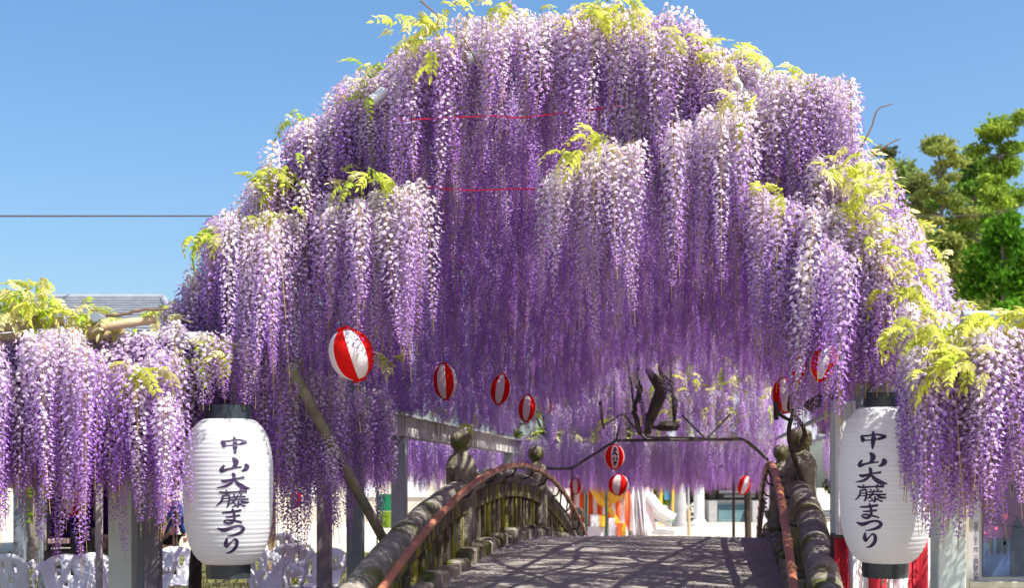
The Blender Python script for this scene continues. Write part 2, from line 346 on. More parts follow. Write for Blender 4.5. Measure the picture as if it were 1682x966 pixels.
# ------------------------------------------------------------------ wisteria prototypes
def raceme_mesh(L, tone, seed):
    r = np.random.default_rng(seed); n = int(L * 215); V = []; F = []; C = []
    pal = {"pale": ((.93, .90, .82), (.89, .81, .90), (.66, .43, .82)), "mid": ((.84, .74, .82), (.72, .53, .83), (.55, .30, .74)), "deep": ((.66, .50, .76), (.55, .34, .74), (.45, .21, .65)), "spent": ((.80, .76, .70), (.66, .52, .72), (.45, .26, .60))}[tone]
    if tone == "spent": n = int(n * .42)
    pal = [np.array(p) for p in pal]
    for i in range(n):
        t = i / (n - 1)
        tz = t ** 0.92
        R = (0.060 * min(1, (t + .03) * 7) ** .6 * (1 - .80 * t ** 1.7) + 0.005) * r.uniform(.68, 1.18)
        ph = i * 2.39996 + r.uniform(-.4, .4); z = -L * (0.02 + .94 * tz) + r.uniform(-.008, .008)
        o = np.array((math.cos(ph), math.sin(ph), 0)); u = np.array((-o[1], o[0], 0)); up = np.array((0, 0, 1.))
        el = r.uniform(.0, .9); nrm = o * math.cos(el) + up * math.sin(el); v = np.cross(nrm, u); v = v * (1 if v[2] > 0 else -1)
        tw = r.uniform(-.5, .5); u2 = u * math.cos(tw) + v * math.sin(tw); v2 = v * math.cos(tw) - u * math.sin(tw)
        sc = (1 - .55 * t ** 1.5) * r.uniform(.8, 1.2); w = .0124 * sc; h = .0136 * sc
        c = o * R + up * z; k = len(V); fb = -nrm * .004
        V += [c - v2 * h * .8, c + v2 * h, c + u2 * w + v2 * h * .7 + fb, c + u2 * w * .9 - v2 * h * .35 + fb * .4, c - u2 * w + v2 * h * .7 + fb, c - u2 * w * .9 - v2 * h * .35 + fb * .4]
        q = c - v2 * h * .5
        V += [q + u2 * .006 * sc, q + nrm * .014 * sc - v2 * .010 * sc, q - u2 * .006 * sc, q + nrm * .008 * sc + v2 * .003]
        F += [(k, k + 3, k + 2, k + 1), (k, k + 1, k + 4, k + 5), (k + 6, k + 7, k + 9), (k + 8, k + 9, k + 7)]
        a = min(1, t * 2.2); col = pal[0] * (1 - a) + pal[1] * a
        a = max(0, t * 1.9 - .9); col = col * (1 - min(1, a)) + pal[2] * min(1, a)
        col = col * r.uniform(.85, 1.1)
        kc = (pal[2] * np.array((.62, .38, .78))) * (1 - .0 * t) * r.uniform(.6, 1.25)
        if t < .35: kc = kc * (.45 + .55 * t / .35) + pal[1] * .55 * (1 - t / .35)
        edge = col * np.array((.92, .85, .96))
        C += [col * .8, col, edge, edge, edge, edge, kc, kc * .8, kc, kc]
    st = np.array((.52, .40, .16)); k0 = len(V); seg = 7; bend = r.uniform(-.02, .02, 2)
    for i in range(seg + 1):
        tt = i / seg; rr = .0034 * (1 - .45 * tt)
        for j in range(3):
            a = j * 2.0944; V.append(np.array((rr * math.cos(a), rr * math.sin(a), -L * 1.05 * tt))); C.append(st)
    for i in range(seg):
        for j in range(3): F.append((k0 + i * 3 + j, k0 + i * 3 + (j + 1) % 3, k0 + i * 3 + 3 + (j + 1) % 3, k0 + i * 3 + 3 + j))
    V = np.array(V); bx = r.uniform(-.03, .03); by = r.uniform(-.03, .03); q = (V[:, 2] / L) ** 2; V[:, 0] += bx * q; V[:, 1] += by * q
    me = bpy.data.meshes.new("raceme"); me.from_pydata(V.tolist(), [], F)
    ca = me.color_attributes.new("Col", 'FLOAT_COLOR', 'POINT'); arr = np.ones((len(V), 4)); arr[:, :3] = np.clip(np.array(C), 0, 1); ca.data.foreach_set("color", arr.ravel())
    me.materials.append(M_PETAL); me.update(); return me
LENS = (0.5, 0.75, 1.0, 1.3); TONES = ("pale", "mid", "deep", "spent"); RACE = {}
for i, L in enumerate(LENS):
    for j, tn in enumerate(TONES): RACE[(L, tn)] = raceme_mesh(L, tn, 100 + i * 10 + j)

def leaf_mesh(seed, cols, L=.25, pairs=6):
    r = np.random.default_rng(seed); V = []; F = []; C = []
    def leaflet(p, d, ln, wd, col):
        k = len(V); side = np.cross(d, (0, 0, 1.)); side /= (np.linalg.norm(side) + 1e-6); dn = np.array((0, 0, -1.))
        V.extend([p, p + d * ln * .4 + side * wd, p + d * ln * .4 + dn * -.004, p + d * ln * .4 - side * wd, p + d * ln * .75 + side * wd * .7 + dn * ln * .1, p + d * ln * .75 + dn * ln * .07, p + d * ln * .75 - side * wd * .7 + dn * ln * .1, p + d * ln + dn * ln * .22])
        F.extend([(k, k + 2, k + 1), (k, k + 3, k + 2), (k + 1, k + 2, k + 5, k + 4), (k + 2, k + 3, k + 6, k + 5), (k + 4, k + 5, k + 7), (k + 5, k + 6, k + 7)])
        C.extend([col] * 8)
    pos = []
    for i in range(pairs + 2):
        t = i / (pairs + 1); pos.append(np.array((L * t * .95, 0, .05 * math.sin(t * 2.2) - .13 * t * t * L / .25)))
    for i in range(1, pairs + 1):
        for sgn in (-1, 1):
            d = np.array((.45 + .3 * i / pairs, sgn * .85, -.35 + r.uniform(-.3, .25))); d /= np.linalg.norm(d)
            c = np.array(cols[0]) * (1 - i / pairs) + np.array(cols[1]) * i / pairs; leaflet(pos[i], d, .085 * (1 - .3 * abs(i / pairs - .5)) * r.uniform(.8, 1.2), .0175, c * r.uniform(.8, 1.15))
    leaflet(pos[-1], np.array((.9, 0, -.43)), .085, .016, np.array(cols[1]))
    for i in range(len(pos) - 1):
        k = len(V); a, bb = pos[i], pos[i + 1]
        V.extend([a + (0, .0022, 0), a - (0, .0022, 0), bb - (0, .0022, 0), bb + (0, .0022, 0)]); F.append((k, k + 1, k + 2, k + 3)); C.extend([np.array(cols[0]) * .8] * 4)
    me = bpy.data.meshes.new("leaf"); me.from_pydata([list(map(float, p)) for p in V], [], F)
    ca = me.color_attributes.new("Col", 'FLOAT_COLOR', 'POINT'); arr = np.ones((len(V), 4)); arr[:, :3] = np.clip(np.array(C), 0, 1); ca.data.foreach_set("color", arr.ravel())
    me.materials.append(M_LEAF); me.update(); return me
LEAVES = [leaf_mesh(1, ((.48, .52, .06), (.66, .66, .14))), leaf_mesh(2, ((.42, .52, .06), (.62, .64, .12)), .22, 5), leaf_mesh(3, ((.66, .62, .22), (.80, .76, .40)), .18, 5), leaf_mesh(4, ((.27, .42, .04), (.50, .58, .08)), .27, 6)]

# hidden prototypes for the uncountable mass, instanced by geometry nodes
def proto_collection(name, meshes):
    c = bpy.data.collections.new(name)
    for i, me in enumerate(meshes):
        o = bpy.data.objects.new(f"{name}_{i:02d}", me); c.objects.link(o)
    return c
RKEYS = [(L, tn) for L in LENS for tn in TONES]
PC_R = proto_collection("proto_raceme", [RACE[k] for k in RKEYS]); PC_L = proto_collection("proto_leaf", LEAVES)
def scatter_group(name, coll):
    ng = bpy.data.node_groups.new(name, 'GeometryNodeTree')
    ng.interface.new_socket("Geometry", in_out='INPUT', socket_type='NodeSocketGeometry'); ng.interface.new_socket("Geometry", in_out='OUTPUT', socket_type='NodeSocketGeometry')
    N = ng.nodes; gi = N.new('NodeGroupInput'); go = N.new('NodeGroupOutput'); ci = N.new('GeometryNodeCollectionInfo'); ip = N.new('GeometryNodeInstanceOnPoints')
    ci.inputs['Collection'].default_value = coll; ci.inputs['Separate Children'].default_value = True; ci.inputs['Reset Children'].default_value = True
    def attr(nm, ty):
        a = N.new('GeometryNodeInputNamedAttribute'); a.data_type = ty; a.inputs['Name'].default_value = nm; return next(o for o in a.outputs if o.enabled and o.name == 'Attribute')
    ip.inputs['Pick Instance'].default_value = True
    e2r = N.new('FunctionNodeEulerToRotation'); ng.links.new(attr('rot', 'FLOAT_VECTOR'), e2r.inputs[0])
    ng.links.new(gi.outputs[0], ip.inputs['Points']); ng.links.new(ci.outputs[0], ip.inputs['Instance']); ng.links.new(attr('idx', 'INT'), ip.inputs['Instance Index'])
    ng.links.new(e2r.outputs[0], ip.inputs['Rotation']); ng.links.new(attr('scl', 'FLOAT_VECTOR'), ip.inputs['Scale']); ng.links.new(ip.outputs[0], go.inputs[0]); return ng
NG_R = scatter_group("scatter_raceme", PC_R); NG_L = scatter_group("scatter_leaf", PC_L)
def mass(name, items, ng, parent):
    """items: (world pos, euler, scale vec, idx)"""
    if not items: return
    me = bpy.data.meshes.new(name); me.from_pydata([tuple(i[0]) for i in items], [], [])
    for nm, ty, k in (("rot", 'FLOAT_VECTOR', 1), ("scl", 'FLOAT_VECTOR', 2)):
        a = me.attributes.new(nm, ty, 'POINT'); a.data.foreach_set("vector", np.array([i[k] for i in items], dtype=np.float32).ravel())
    a = me.attributes.new("idx", 'INT', 'POINT'); a.data.foreach_set("value", np.array([i[3] for i in items], dtype=np.int32))
    o = link(name, me, parent, "stuff"); md = o.modifiers.new("scatter", 'NODES'); md.node_group = ng; return o

class Wisteria:
    def __init__(s, label, base): s.root = thing("wisteria", label, "wisteria", base, "wisterias trained over the trellises"); s.rac = []; s.leaf = []
    def hang(s, p, L, tone, lean=0.05):
        ln = min(LENS, key=lambda q: abs(q - L)); sz = L / ln; sx = (0.85 + .3 * rng.random()) * (sz ** .25)
        s.rac.append((Vector(p), (rng.gauss(0, lean), rng.gauss(0, lean), rng.uniform(0, 6.28)), (sx, sx, sz), RKEYS.index((ln, tone))))
    def spray(s, p, rz=None, size=1.0, k=None, pitch=None):
        s.leaf.append((Vector(p), (rng.gauss(0, .4), (pitch if pitch is not None else rng.uniform(-.6, 1.2)), rng.uniform(0, 6.28) if rz is None else rz), (size, size, size), rng.randrange(4) if k is None else k))
    def branch(s, pts, r, name="branch", m=None):
        c = catmull([Vector(p) for p in pts], 5); n = len(c); c = [p + Vector((rng.gauss(0, 1), rng.gauss(0, 1), rng.gauss(0, 1))) * r * .18 for p in c]
        if not hasattr(r, '__len__'): r = [r * (1 - .45 * i / n) for i in range(n)]
        return MB().tube(c, r, 7).build(name, m or M_BARK, s.root)
    def finish(s, nrac, nleaf, front):
        def rank(it): return it[0].y
        for nm, items, n, meshes, ng, massn in (("raceme", s.rac, nrac, [RACE[k] for k in RKEYS], NG_R, "raceme_mass"), ("leaf", s.leaf, nleaf, LEAVES, NG_L, "leaf_mass")):
            items = [i for i in items]; items.sort(key=lambda i: (0 if front(i[0]) else 1, i[0].y))
            for p, e, sc, ix in items[:n]:
                o = bpy.data.objects.new(nm, meshes[ix]); COL.objects.link(o); o.parent = s.root
                o.location = p - s.root.location; o.rotation_euler = e; o.scale = sc
            mass(massn, items[n:], ng, s.root)
def pick(*w):
    if rng.random() < .06: return 'spent'
    x = rng.random() * sum(w); a = 0
    for i, q in enumerate(w):
        a += q
        if x < a: return TONES[i]
    return TONES[-1]
def project(p): return 841 + FX * p.x / p.y, 800 - FX * (p.z - H) / p.y
def in_frame(p):
    x, y = project(p); return -20 < x < 1702 and -40 < y < 960

# ------------------------------------------------------------------ main arched arbor
SEC_N = [(-2.92, .93), (-2.66, 1.30), (-2.2, 1.90), (-1.8, 2.30), (-1.42, 2.58), (-.98, 2.84), (-.5, 3.0), (.3, 3.0), (.7, 2.82), (1.05, 2.60), (1.4, 2.36), (1.65, 2.10), (1.88, 1.76), (2.08, 1.36), (2.36, .92)]
SEC_F = [(-3.05, .9), (-2.76, 1.42), (-2.3, 1.92), (-1.8, 2.35), (-1.35, 2.66), (-.88, 2.88), (-.3, 2.98), (.3, 2.98), (.88, 2.88), (1.35, 2.68), (1.8, 2.38), (2.2, 1.98), (2.5, 1.6), (2.8, 1.25), (3.05, .9)]
S0, S1 = -6.0, 8.8
def vault(u, s):
    """u in 0..1 across, s along the bridge"""
    k = u * (len(SEC_N) - 1); i = min(int(k), len(SEC_N) - 2); f = k - i; q = min(1, max(0, (s - S0) / 5.0))
    def at(S): return (S[i][0] * (1 - f) + S[i + 1][0] * f, S[i][1] * (1 - f) + S[i + 1][1] * f)
    n, r = at(SEC_N), at(SEC_F); return BR(s, n[0] * (1 - q) + r[0] * q, H + n[1] * (1 - q) + r[1] * q)
arb = thing("arched_arbor", "arched pipe arbor on grey steel posts, spanning the bridge under the wisteria", "arbor", BR(0, 0, 0))
for s in (S0 + .1, -3.0, 0, 3.0, 6.0, S1):
    MB().tube([vault(u, s) + Vector((0, 0, .02)) for u in np.linspace(0.0, 1, 29)], .032, 8).build("arch_pipe", M_PIPE, arb)
for u in np.linspace(.08, .92, 7):
    MB().tube([vault(u, s) + Vector((0, 0, -.03)) for s in np.linspace(S0 - .12, S1, 14)], .03, 8).build("purlin_pipe", M_PIPE, arb)
# pipe of the near right leg, showing through the flowers
MB().tube(catmull([P(1205, 132, 8.75), P(1230, 165, 8.7), P(1268, 205, 8.65), P(1330, 262, 8.6), P(1392, 335, 8.55), P(1432, 415, 8.5), P(1452, 500, 8.5), P(1462, 600, 8.5), P(1466, 690, 8.5)], 5), .034, 10).build("leg_pipe", M_PIPE, arb)
# end sockets poking out at the crown
for (x0, y0, x1, y1) in ((768, 96, 800, 84), (866, 76, 900, 66), (1050, 66, 1052, 98), (1222, 160, 1262, 196), (610, 165, 632, 150)):
    MB().tube([P(x0, y0, 8.80), P(x1, y1, 8.83)], .034, 12).build("pipe_socket", M_PIPE, arb)
def post_box(name, D0, t, z0, z1, w, m, root, s=None):
    c = BR(s, t, (z0 + z1) / 2); return MB().cbox(c, (w, w, z1 - z0), .008, rotb).build(name, m, root, smooth=False)
TB = -3.06
for s in (1.72, 5.6, 10.2):
    post_box("post", 0, TB, 0, H + .60, .17, M_STEEL, arb, s)
    post_box("upper_post", 0, TB, H + .872, vault(.02, min(s, S1)).z + .3 + (.5 if s < 6 else 0), .13, M_STEELB, arb, s)
for s in (-5.2, -1.7, 1.72, 5.6):
    post_box("post", 0, 3.06 if s > -4 else 2.75, 0, H + .9, .15, M_STEELB, arb, s)
b = MB(); b.cbox(BR((1.0 + 12.9) / 2, TB, H + .735), (.012, 11.9, .24), .003, rotb); b.cbox(BR(6.95, TB, H + .735 + .125), (.16, 11.9, .014), .003, rotb); b.cbox(BR(6.95, TB, H + .735 - .125), (.16, 11.9, .014), .003, rotb)
b.build("side_beam", M_BEAM, arb, smooth=False)
MB().tube([BR(x, 3.06, H + .9) for x in (-5.2, 5.6)], .05, 8).build("side_rail", M_STEELB, arb)
MB().tube([P(412, 588, 9.25), P(452, 592, 9.2), P(492, 601, 9.15)], .045, 10).build('brace_head', M_RUST, arb)
# weathered diagonal brace
tag(MB().tube(catmull([P(478, 604, 9.0), P(530, 702, 9.5), P(585, 803, 10.05), P(640, 905, 10.65)], 4), [.037] * 13, 12).build("brace_pipe", M_RUST), "weathered greenish pipe slanting down to the left parapet as a brace", "pipe")

ws = Wisteria("huge purple wisteria cascading over the arched arbor above the bridge", BR(8.3, -.3, 0))
# (x0, x1, ytop0, ytop1, ybottom, D, n, tone weights) front cascades hung from the near arch
FRONT = [
 (292, 345, 512, 440, 640, 9.55, 12, (2, 5, 2)), (335, 400, 352, 342, 590, 9.45, 13, (2, 5, 2)), (300, 400, 470, 400, 690, 9.3, 14, (2, 5, 2)),
 (388, 480, 350, 345, 640, 8.95, 26, (6, 3, 0)), (400, 520, 300, 262, 440, 9.35, 20, (3, 5, 1)), (470, 560, 212, 180, 380, 9.35, 20, (2, 5, 2)), (490, 600, 300, 300, 470, 9.2, 16, (2, 5, 2)),
 (545, 640, 145, 92, 330, 9.2, 20, (2, 5, 2)), (520, 600, 335, 325, 560, 9.0, 20, (3, 5, 1)), (590, 692, 318, 298, 550, 8.75, 32, (7, 2, 0)), (600, 660, 200, 190, 330, 9.1, 9, (2, 5, 2)),
 (635, 702, 95, 60, 310, 8.9, 18, (4, 4, 1)), (695, 765, 70, 45, 265, 8.9, 18, (4, 4, 1)), (725, 760, 150, 150, 300, 8.85, 4, (4, 3, 1)), (765, 860, 30, 14, 175, 8.8, 22, (6, 3, 0)), (860, 960, 25, 20, 170, 8.9, 20, (4, 4, 1)),
 (890, 1060, 30, 20, 195, 8.75, 34, (4, 4, 1)), (1060, 1200, 50, 85, 240, 8.65, 28, (6, 3, 0)), (1040, 1110, 160, 165, 335, 8.7, 12, (4, 4, 1)),
 (898, 985, 285, 232, 445, 8.55, 18, (7, 2, 0)), (975, 1050, 226, 232, 475, 8.45, 18, (7, 2, 0)), (1095, 1150, 190, 190, 385, 8.4, 12, (6, 3, 0)), (1155, 1245, 175, 180, 440, 8.3, 24, (6, 3, 0)),
 (1195, 1300, 130, 190, 360, 8.5, 22, (5, 3, 0)), (1275, 1400, 120, 130, 335, 8.45, 36, (5, 4, 0)), (1240, 1340, 300, 330, 570, 8.2, 26, (4, 4, 1)), (1330, 1420, 250, 275, 500, 8.3, 26, (5, 3, 0)),
 (1340, 1480, 330, 350, 600, 8.1, 32, (6, 3, 0)), (1290, 1410, 420, 440, 650, 8.2, 20, (3, 5, 1)), (1410, 1525, 360, 490, 625, 8.2, 34, (6, 3, 0)), (1480, 1560, 490, 520, 760, 7.7, 24, (6, 3, 0)), (1375, 1460, 450, 470, 610, 8.15, 14, (3, 5, 1)), (1340, 1392, 385, 410, 640, 7.75, 9, (0, 5, 1)), (1318, 1334, 420, 430, 615, 7.8, 3, (1, 4, 1)),
]
for (x0, x1, a0, a1, yb, D, n, tw) in FRONT:
    n = int(n * 1.35); tw = (tw[0] + 2, tw[1], tw[2])
    for i in range(n):
        f = (i + rng.random()) / n; d = D + rng.uniform(-.18, .30); x = x0 + (x1 - x0) * f + rng.gauss(0, 7); yt = a0 + (a1 - a0) * f + abs(rng.gauss(0, 20)) - 6
        Lm = max(.34, (yb - yt + rng.gauss(-6, 44)) / FX * d); Lm = min(Lm, 1.45)
        if 1390 < x < 1482: Lm = min(Lm, max(.2, (640 - yt) / FX * d))
        if 330 < x < 425 and d < 9.15: Lm = min(Lm, max(.2, (668 - yt) / FX * d))
        ws.hang(P(x, yt, d), Lm, pick(*tw), .035)
# vault field
def field_depth_tones(s): return (2, 5, 3) if s < -4 else (1, 4, 5)  # deeper inside the vault: less sun-faded petals, and shade put into the colour
for i in range(230):       # rim of the near arch
    u = rng.random(); s = S0 + rng.uniform(-.3, .25); p = vault(u, s) + Vector((rng.gauss(0, .04), rng.gauss(0, .04), rng.uniform(-.03, .07))); ws.hang(p, rng.uniform(.4, .8), pick(4, 4, 1), .05)
for i in range(5000):
    s = S0 - .05 + (S1 - S0) * rng.random() ** 1.15; u = rng.random(); p = vault(u, s) + Vector((rng.gauss(0, .05), rng.gauss(0, .05), -.05 - abs(rng.gauss(0, .05))))
    edge = min(u, 1 - u)
    Lr = rng.uniform(.5, .95) + (.2 if edge > .2 and s > -3 else 0)
    if edge < .12 and s > -2: Lr = rng.uniform(.35, .7) if u < .5 else rng.uniform(.65, 1.0)
    if s > -3.2 and u < .32: Lr = min(Lr, p.z - H - .84)
    if Lr > .22: ws.hang(p, Lr, pick(*field_depth_tones(s)), .03)
# outer skin of leaves and short sprays on the vault top
for i in range(1500):
    s = S0 - .1 + (S1 - S0) * rng.random() ** 1.3; u = rng.random(); p = vault(u, s) + Vector((rng.gauss(0, .06), rng.gauss(0, .06), rng.uniform(-.02, .14)))
    ws.leaf.append((p, (rng.gauss(0, .5), rng.uniform(-.6, .8), rng.uniform(0, 6.28)), (.7,) * 3, rng.choice((0, 1, 2, 2))))
LPATCH = [(690, 45, 48, 26, 26, 8.65), (735, 18, 20, 16, 7, 8.7), (705, 90, 16, 18, 4, 8.6), (600, 125, 22, 22, 8, 9.0), (610, 160, 12, 10, 4, 8.9), (460, 285, 52, 22, 20, 9.1), (430, 300, 20, 14, 8, 9.0), (480, 195, 14, 14, 4, 9.3), (560, 298, 26, 16, 8, 8.85), (622, 292, 40, 18, 12, 8.6), (440, 352, 34, 14, 9, 8.8), (350, 382, 34, 14, 13, 9.2), (325, 390, 14, 12, 4, 9.2),
          (300, 520, 22, 20, 8, 9.3), (330, 570, 34, 22, 13, 8.9), (350, 585, 30, 14, 8, 8.8), (985, 226, 26, 14, 9, 8.35), (940, 250, 30, 12, 6, 8.4), (1005, 14, 50, 20, 20, 8.6), (950, 22, 40, 16, 12, 8.7), (810, 8, 40, 14, 10, 8.7), (1045, 22, 18, 14, 6, 8.6), (1110, 62, 30, 18, 10, 8.5), (1150, 78, 34, 18, 14, 8.5), (1200, 95, 30, 14, 10, 8.5), (1255, 100, 22, 8, 4, 8.5), (1200, 175, 26, 18, 8, 8.25), (1225, 195, 20, 12, 5, 8.2), (1270, 322, 22, 14, 6, 8.05),
          (1310, 122, 20, 10, 4, 8.4), (1430, 285, 52, 30, 32, 7.95), (1400, 262, 40, 26, 12, 8.1), (1475, 290, 18, 10, 5, 8.0), (1380, 300, 26, 20, 8, 7.95), (1450, 340, 40, 26, 16, 7.95), (1470, 385, 46, 24, 22, 7.9), (1500, 425, 30, 24, 12, 7.9), (1525, 465, 30, 28, 16, 7.8), (1490, 450, 30, 24, 7, 7.8), (1545, 505, 26, 24, 10, 7.6), (1520, 540, 42, 28, 22, 7.4), (1580, 570, 40, 26, 24, 7.2), (1560, 545, 36, 22, 12, 7.3)]
for (x, y, rx, ry, n, D) in LPATCH:
    for i in range(int(n * (1.1 if x < 640 else .9 if x < 1380 else .75))):
        ws.spray(P(x - (22 if x > 1380 else 0) + rng.gauss(0, .5) * rx, y + rng.gauss(0, .5) * ry, D + rng.uniform(-.15, .2)), size=rng.uniform(.38, .72), k=rng.choice((0, 0, 1, 2, 2)) if x > 640 else rng.choice((0, 1, 1, 3, 2)))
# main trunk beyond the bridge and its twisted limbs
DT = 23.8
trunk_pts = [(1267, 800), (1264, 762), (1224, 723), (1180, 721), (1110, 719), (1064, 718), (1060, 704), (1068, 690), (1078, 664), (1086, 640), (1074, 622), (1062, 606)]
pts = catmull([P(x, y, DT) for x, y in trunk_pts], 5); pts = [P(1268, 800 + FX * H / DT, DT)] + pts
MB().tube(pts, [.02] + [.016 + .095 * max(0, math.sin(3.14 * max(0, i / len(pts) - .5) * 2)) for i in range(len(pts) - 1)], 10).build("trunk", M_BARK, ws.root)
for path, r in (([(1052, 712), (1045, 690), (1042, 668), (1052, 640), (1046, 620), (1050, 600)], .05), ([(1066, 712), (1060, 690), (1052, 655), (1044, 625)], .055), ([(1086, 640), (1090, 628), (1104, 632), (1084, 612), (1090, 590), (1097, 560), (1097, 530)], .045), ([(1070, 700), (1085, 704), (1105, 702), (1106, 660), (1102, 620), (1100, 560)], .035),
                ([(1062, 610), (1074, 625), (1082, 645)], .04), ([(1016, 600), (1022, 588), (1012, 570), (1018, 538)], .05), ([(1030, 585), (1035, 620), (1040, 660)], .03), ([(802, 560), (806, 600), (815, 640), (812, 695)], .04), ([(786, 590), (788, 640), (782, 680)], .035), ([(858, 575), (856, 600), (852, 625)], .04), ([(1098, 640), (1104, 645), (1112, 665), (1105, 705)], .03), ([(985, 660), (988, 680), (992, 705)], .03)):
    ws.branch([P(x, y, DT + rng.uniform(-.15, .15)) for x, y in path], r, "limb")
MB().lathe([(0, -.02), (.16, -.02), (.2, .06), (.13, .14), (0, .15)], 12, P(1098, 706, DT)).build("burl", M_BARK, ws.root)
# canes along the vault
for k in range(16):
    u0 = rng.uniform(.05, .95); u = u0; pts = []; s = S0 + rng.uniform(-.1, .4)
    while s < S1 - 1: pts.append(vault(min(.98, max(.02, u)), s) + Vector((0, 0, rng.uniform(-.08, .02)))); s += .9; u += rng.gauss(0, .045)
    ws.branch(pts, .028, "cane", M_TWIG)
for path, D in (([(612, 175), (606, 220), (612, 270), (604, 330)], 9.0), ([(760, 60), (790, 110), (808, 128)], 8.65), ([(690, 0), (720, 30), (700, 60)], 8.7), ([(1240, 190), (1262, 215), (1250, 230)], 8.3), ([(1405, 258), (1430, 212), (1442, 180), (1466, 170)], 8.4), ([(1440, 250), (1460, 236), (1478, 228)], 8.4), ([(1335, 300), (1380, 330), (1400, 380)], 8.2)):
    ws.branch([P(x, y, D) for x, y in path], .006, "twig", M_TWIG)
ws.finish(300, 300, lambda p: p.y < 9.9 and in_frame(p) and p.z > 2.2)

# ------------------------------------------------------------------ left pergola
ZP = H + .98
lp = thing("pergola", "flat steel and bamboo pergola on square grey posts, left of the bridge", "pergola", (-3, 9.4, 0))
def gpost(px, w_px, D, m, root, ztop=ZP - .02, name="post"):
    c = P(px, 800, D); w = w_px / FX * D
    MB().cbox((c.x, c.y, ztop / 2), (w, w, ztop), .006).build(name, m, root, smooth=False)
gpost(202, 38, 9.5, M_STEEL, lp); gpost(228, 16, 9.75, M_STEELB, lp); gpost(250, 28, 12.8, mat("faded_mauve_steel", (.22, .19, .21), .6, (.28, .25, .27), 4), lp)
gpost(584, 27, 13, M_STEELB, lp); gpost(533, 23, 15.2, MATS["faded_mauve_steel"], lp); gpost(33, 17, 17, M_STEELB, lp); gpost(67, 7, 19, M_STEELB, lp); gpost(447, 11, 19, M_BAMBOO, lp)
gpost(163, 10, 14, mat("pale_pole", (.40, .36, .36), .6, (.48, .44, .43), 6), lp)
b = MB()
for Y, x0, x1 in ((9.1, -5.5, -1.95), (12.9, -7, -1.6), (17, -8.5, -1.2), (21, -10, -1.2), (25, -11, -.5)):
    MB().tube([(x0, Y, ZP - .03), (x1, Y, ZP - .03)], .042, 10).build("cross_pipe", M_PIPE if Y < 10 else M_STEELB, lp)
for X in (-5.0, -4.1, -3.3, -2.55): MB().tube([(X, 8.7, ZP + .06), (X - .9, 26, ZP + .06)], .032, 8).build("long_pipe", M_STEELB, lp)
for (x0, y0, x1, y1, D0, D1, r) in ((-60, 546, 105, 528, 8.75, 8.85, .028), (110, 546, 256, 524, 8.75, 8.95, .028), (-60, 560, 60, 552, 8.9, 8.9, .03), (118, 556, 206, 547, 8.95, 9.0, .03), (-60, 536, 60, 530, 9.3, 9.3, .026)):
    pts = [P(x0 + (x1 - x0) * k / 10, y0 + (y1 - y0) * k / 10, D0 + (D1 - D0) * k / 10) for k in range(11)]
    MB().tube(pts, [r * (1.12 if k in (3, 7) else 1) for k in range(11)], 10).build("bamboo_pole", M_BAMBOO, lp)
wl = Wisteria("purple wisteria hanging in long tresses from the flat pergola left of the arch", (-2.9, 13.2, 0))
MB().tube(catmull([Vector((-2.9, 13.2, 0)), Vector((-2.95, 13.25, .8)), Vector((-2.82, 13.2, 1.6)), Vector((-2.9, 13.1, ZP))], 5), .06, 8).build("trunk", M_BARK, wl.root)
LFRONT = [(0, 45, 600, 600, 800, 8.6, 10, (2, 5, 2)), (40, 130, 532, 535, 800, 8.5, 24, (6, 3, 0)), (130, 168, 562, 565, 845, 8.55, 8, (1, 5, 3)), (165, 290, 600, 565, 800, 8.7, 30, (3, 5, 1)), (205, 300, 545, 520, 680, 8.95, 16, (5, 3, 0)), (-60, 10, 560, 560, 820, 8.4, 10, (2, 4, 2)), (260, 285, 640, 640, 845, 8.5, 5, (3, 4, 1)),
          (290, 400, 560, 560, 730, 9.4, 24, (2, 5, 2)), (285, 425, 585, 590, 715, 9.15, 22, (2, 5, 2)), (335, 412, 540, 550, 665, 8.8, 8, (2, 5, 2)), (400, 480, 560, 600, 800, 9.3, 18, (2, 5, 2)), (470, 560, 600, 610, 830, 9.8, 18, (1, 5, 3)), (540, 640, 640, 640, 800, 11, 20, (1, 5, 3)), (60, 110, 600, 600, 870, 9.0, 6, (2, 4, 3)), (100, 118, 650, 650, 880, 8.7, 2, (2, 4, 3)), (440, 545, 690, 690, 850, 9.6, 9, (2, 5, 2))]
for (x0, x1, a0, a1, yb, D, n, tw) in LFRONT:
    n = int(n * 1.25)
    for i in range(n):
        f = (i + rng.random()) / n; d = D + rng.uniform(-.18, .35); x = x0 + (x1 - x0) * f + rng.gauss(0, 6); yt = a0 + (a1 - a0) * f + abs(rng.gauss(0, 15))
        Lm = min(1.35, max(.35, (yb - yt + rng.gauss(0, 44)) / FX * d))
        if 330 < x < 425 and d < 9.15: Lm = min(Lm, max(.2, (668 - yt) / FX * d))
        wl.hang(P(x, yt, d), Lm, pick(*tw), .035)
cnt = 0
while cnt < 4200:
    y = 8.9 + 21 * rng.random() ** 1.5; x = rng.uniform(-.40 * y - .5, BR((y - 15), -2.75 if y < 13 else -3.3, 0).x if y < 16 else BR(y - 15, -3.3, 0).x)
    wl.hang((x + rng.gauss(0, .03), y, ZP - abs(rng.gauss(0, .05))), rng.uniform(.55, 1.0) if y < 20 else rng.uniform(.6, 1.05), pick(1, 4, 4), .03); cnt += 1
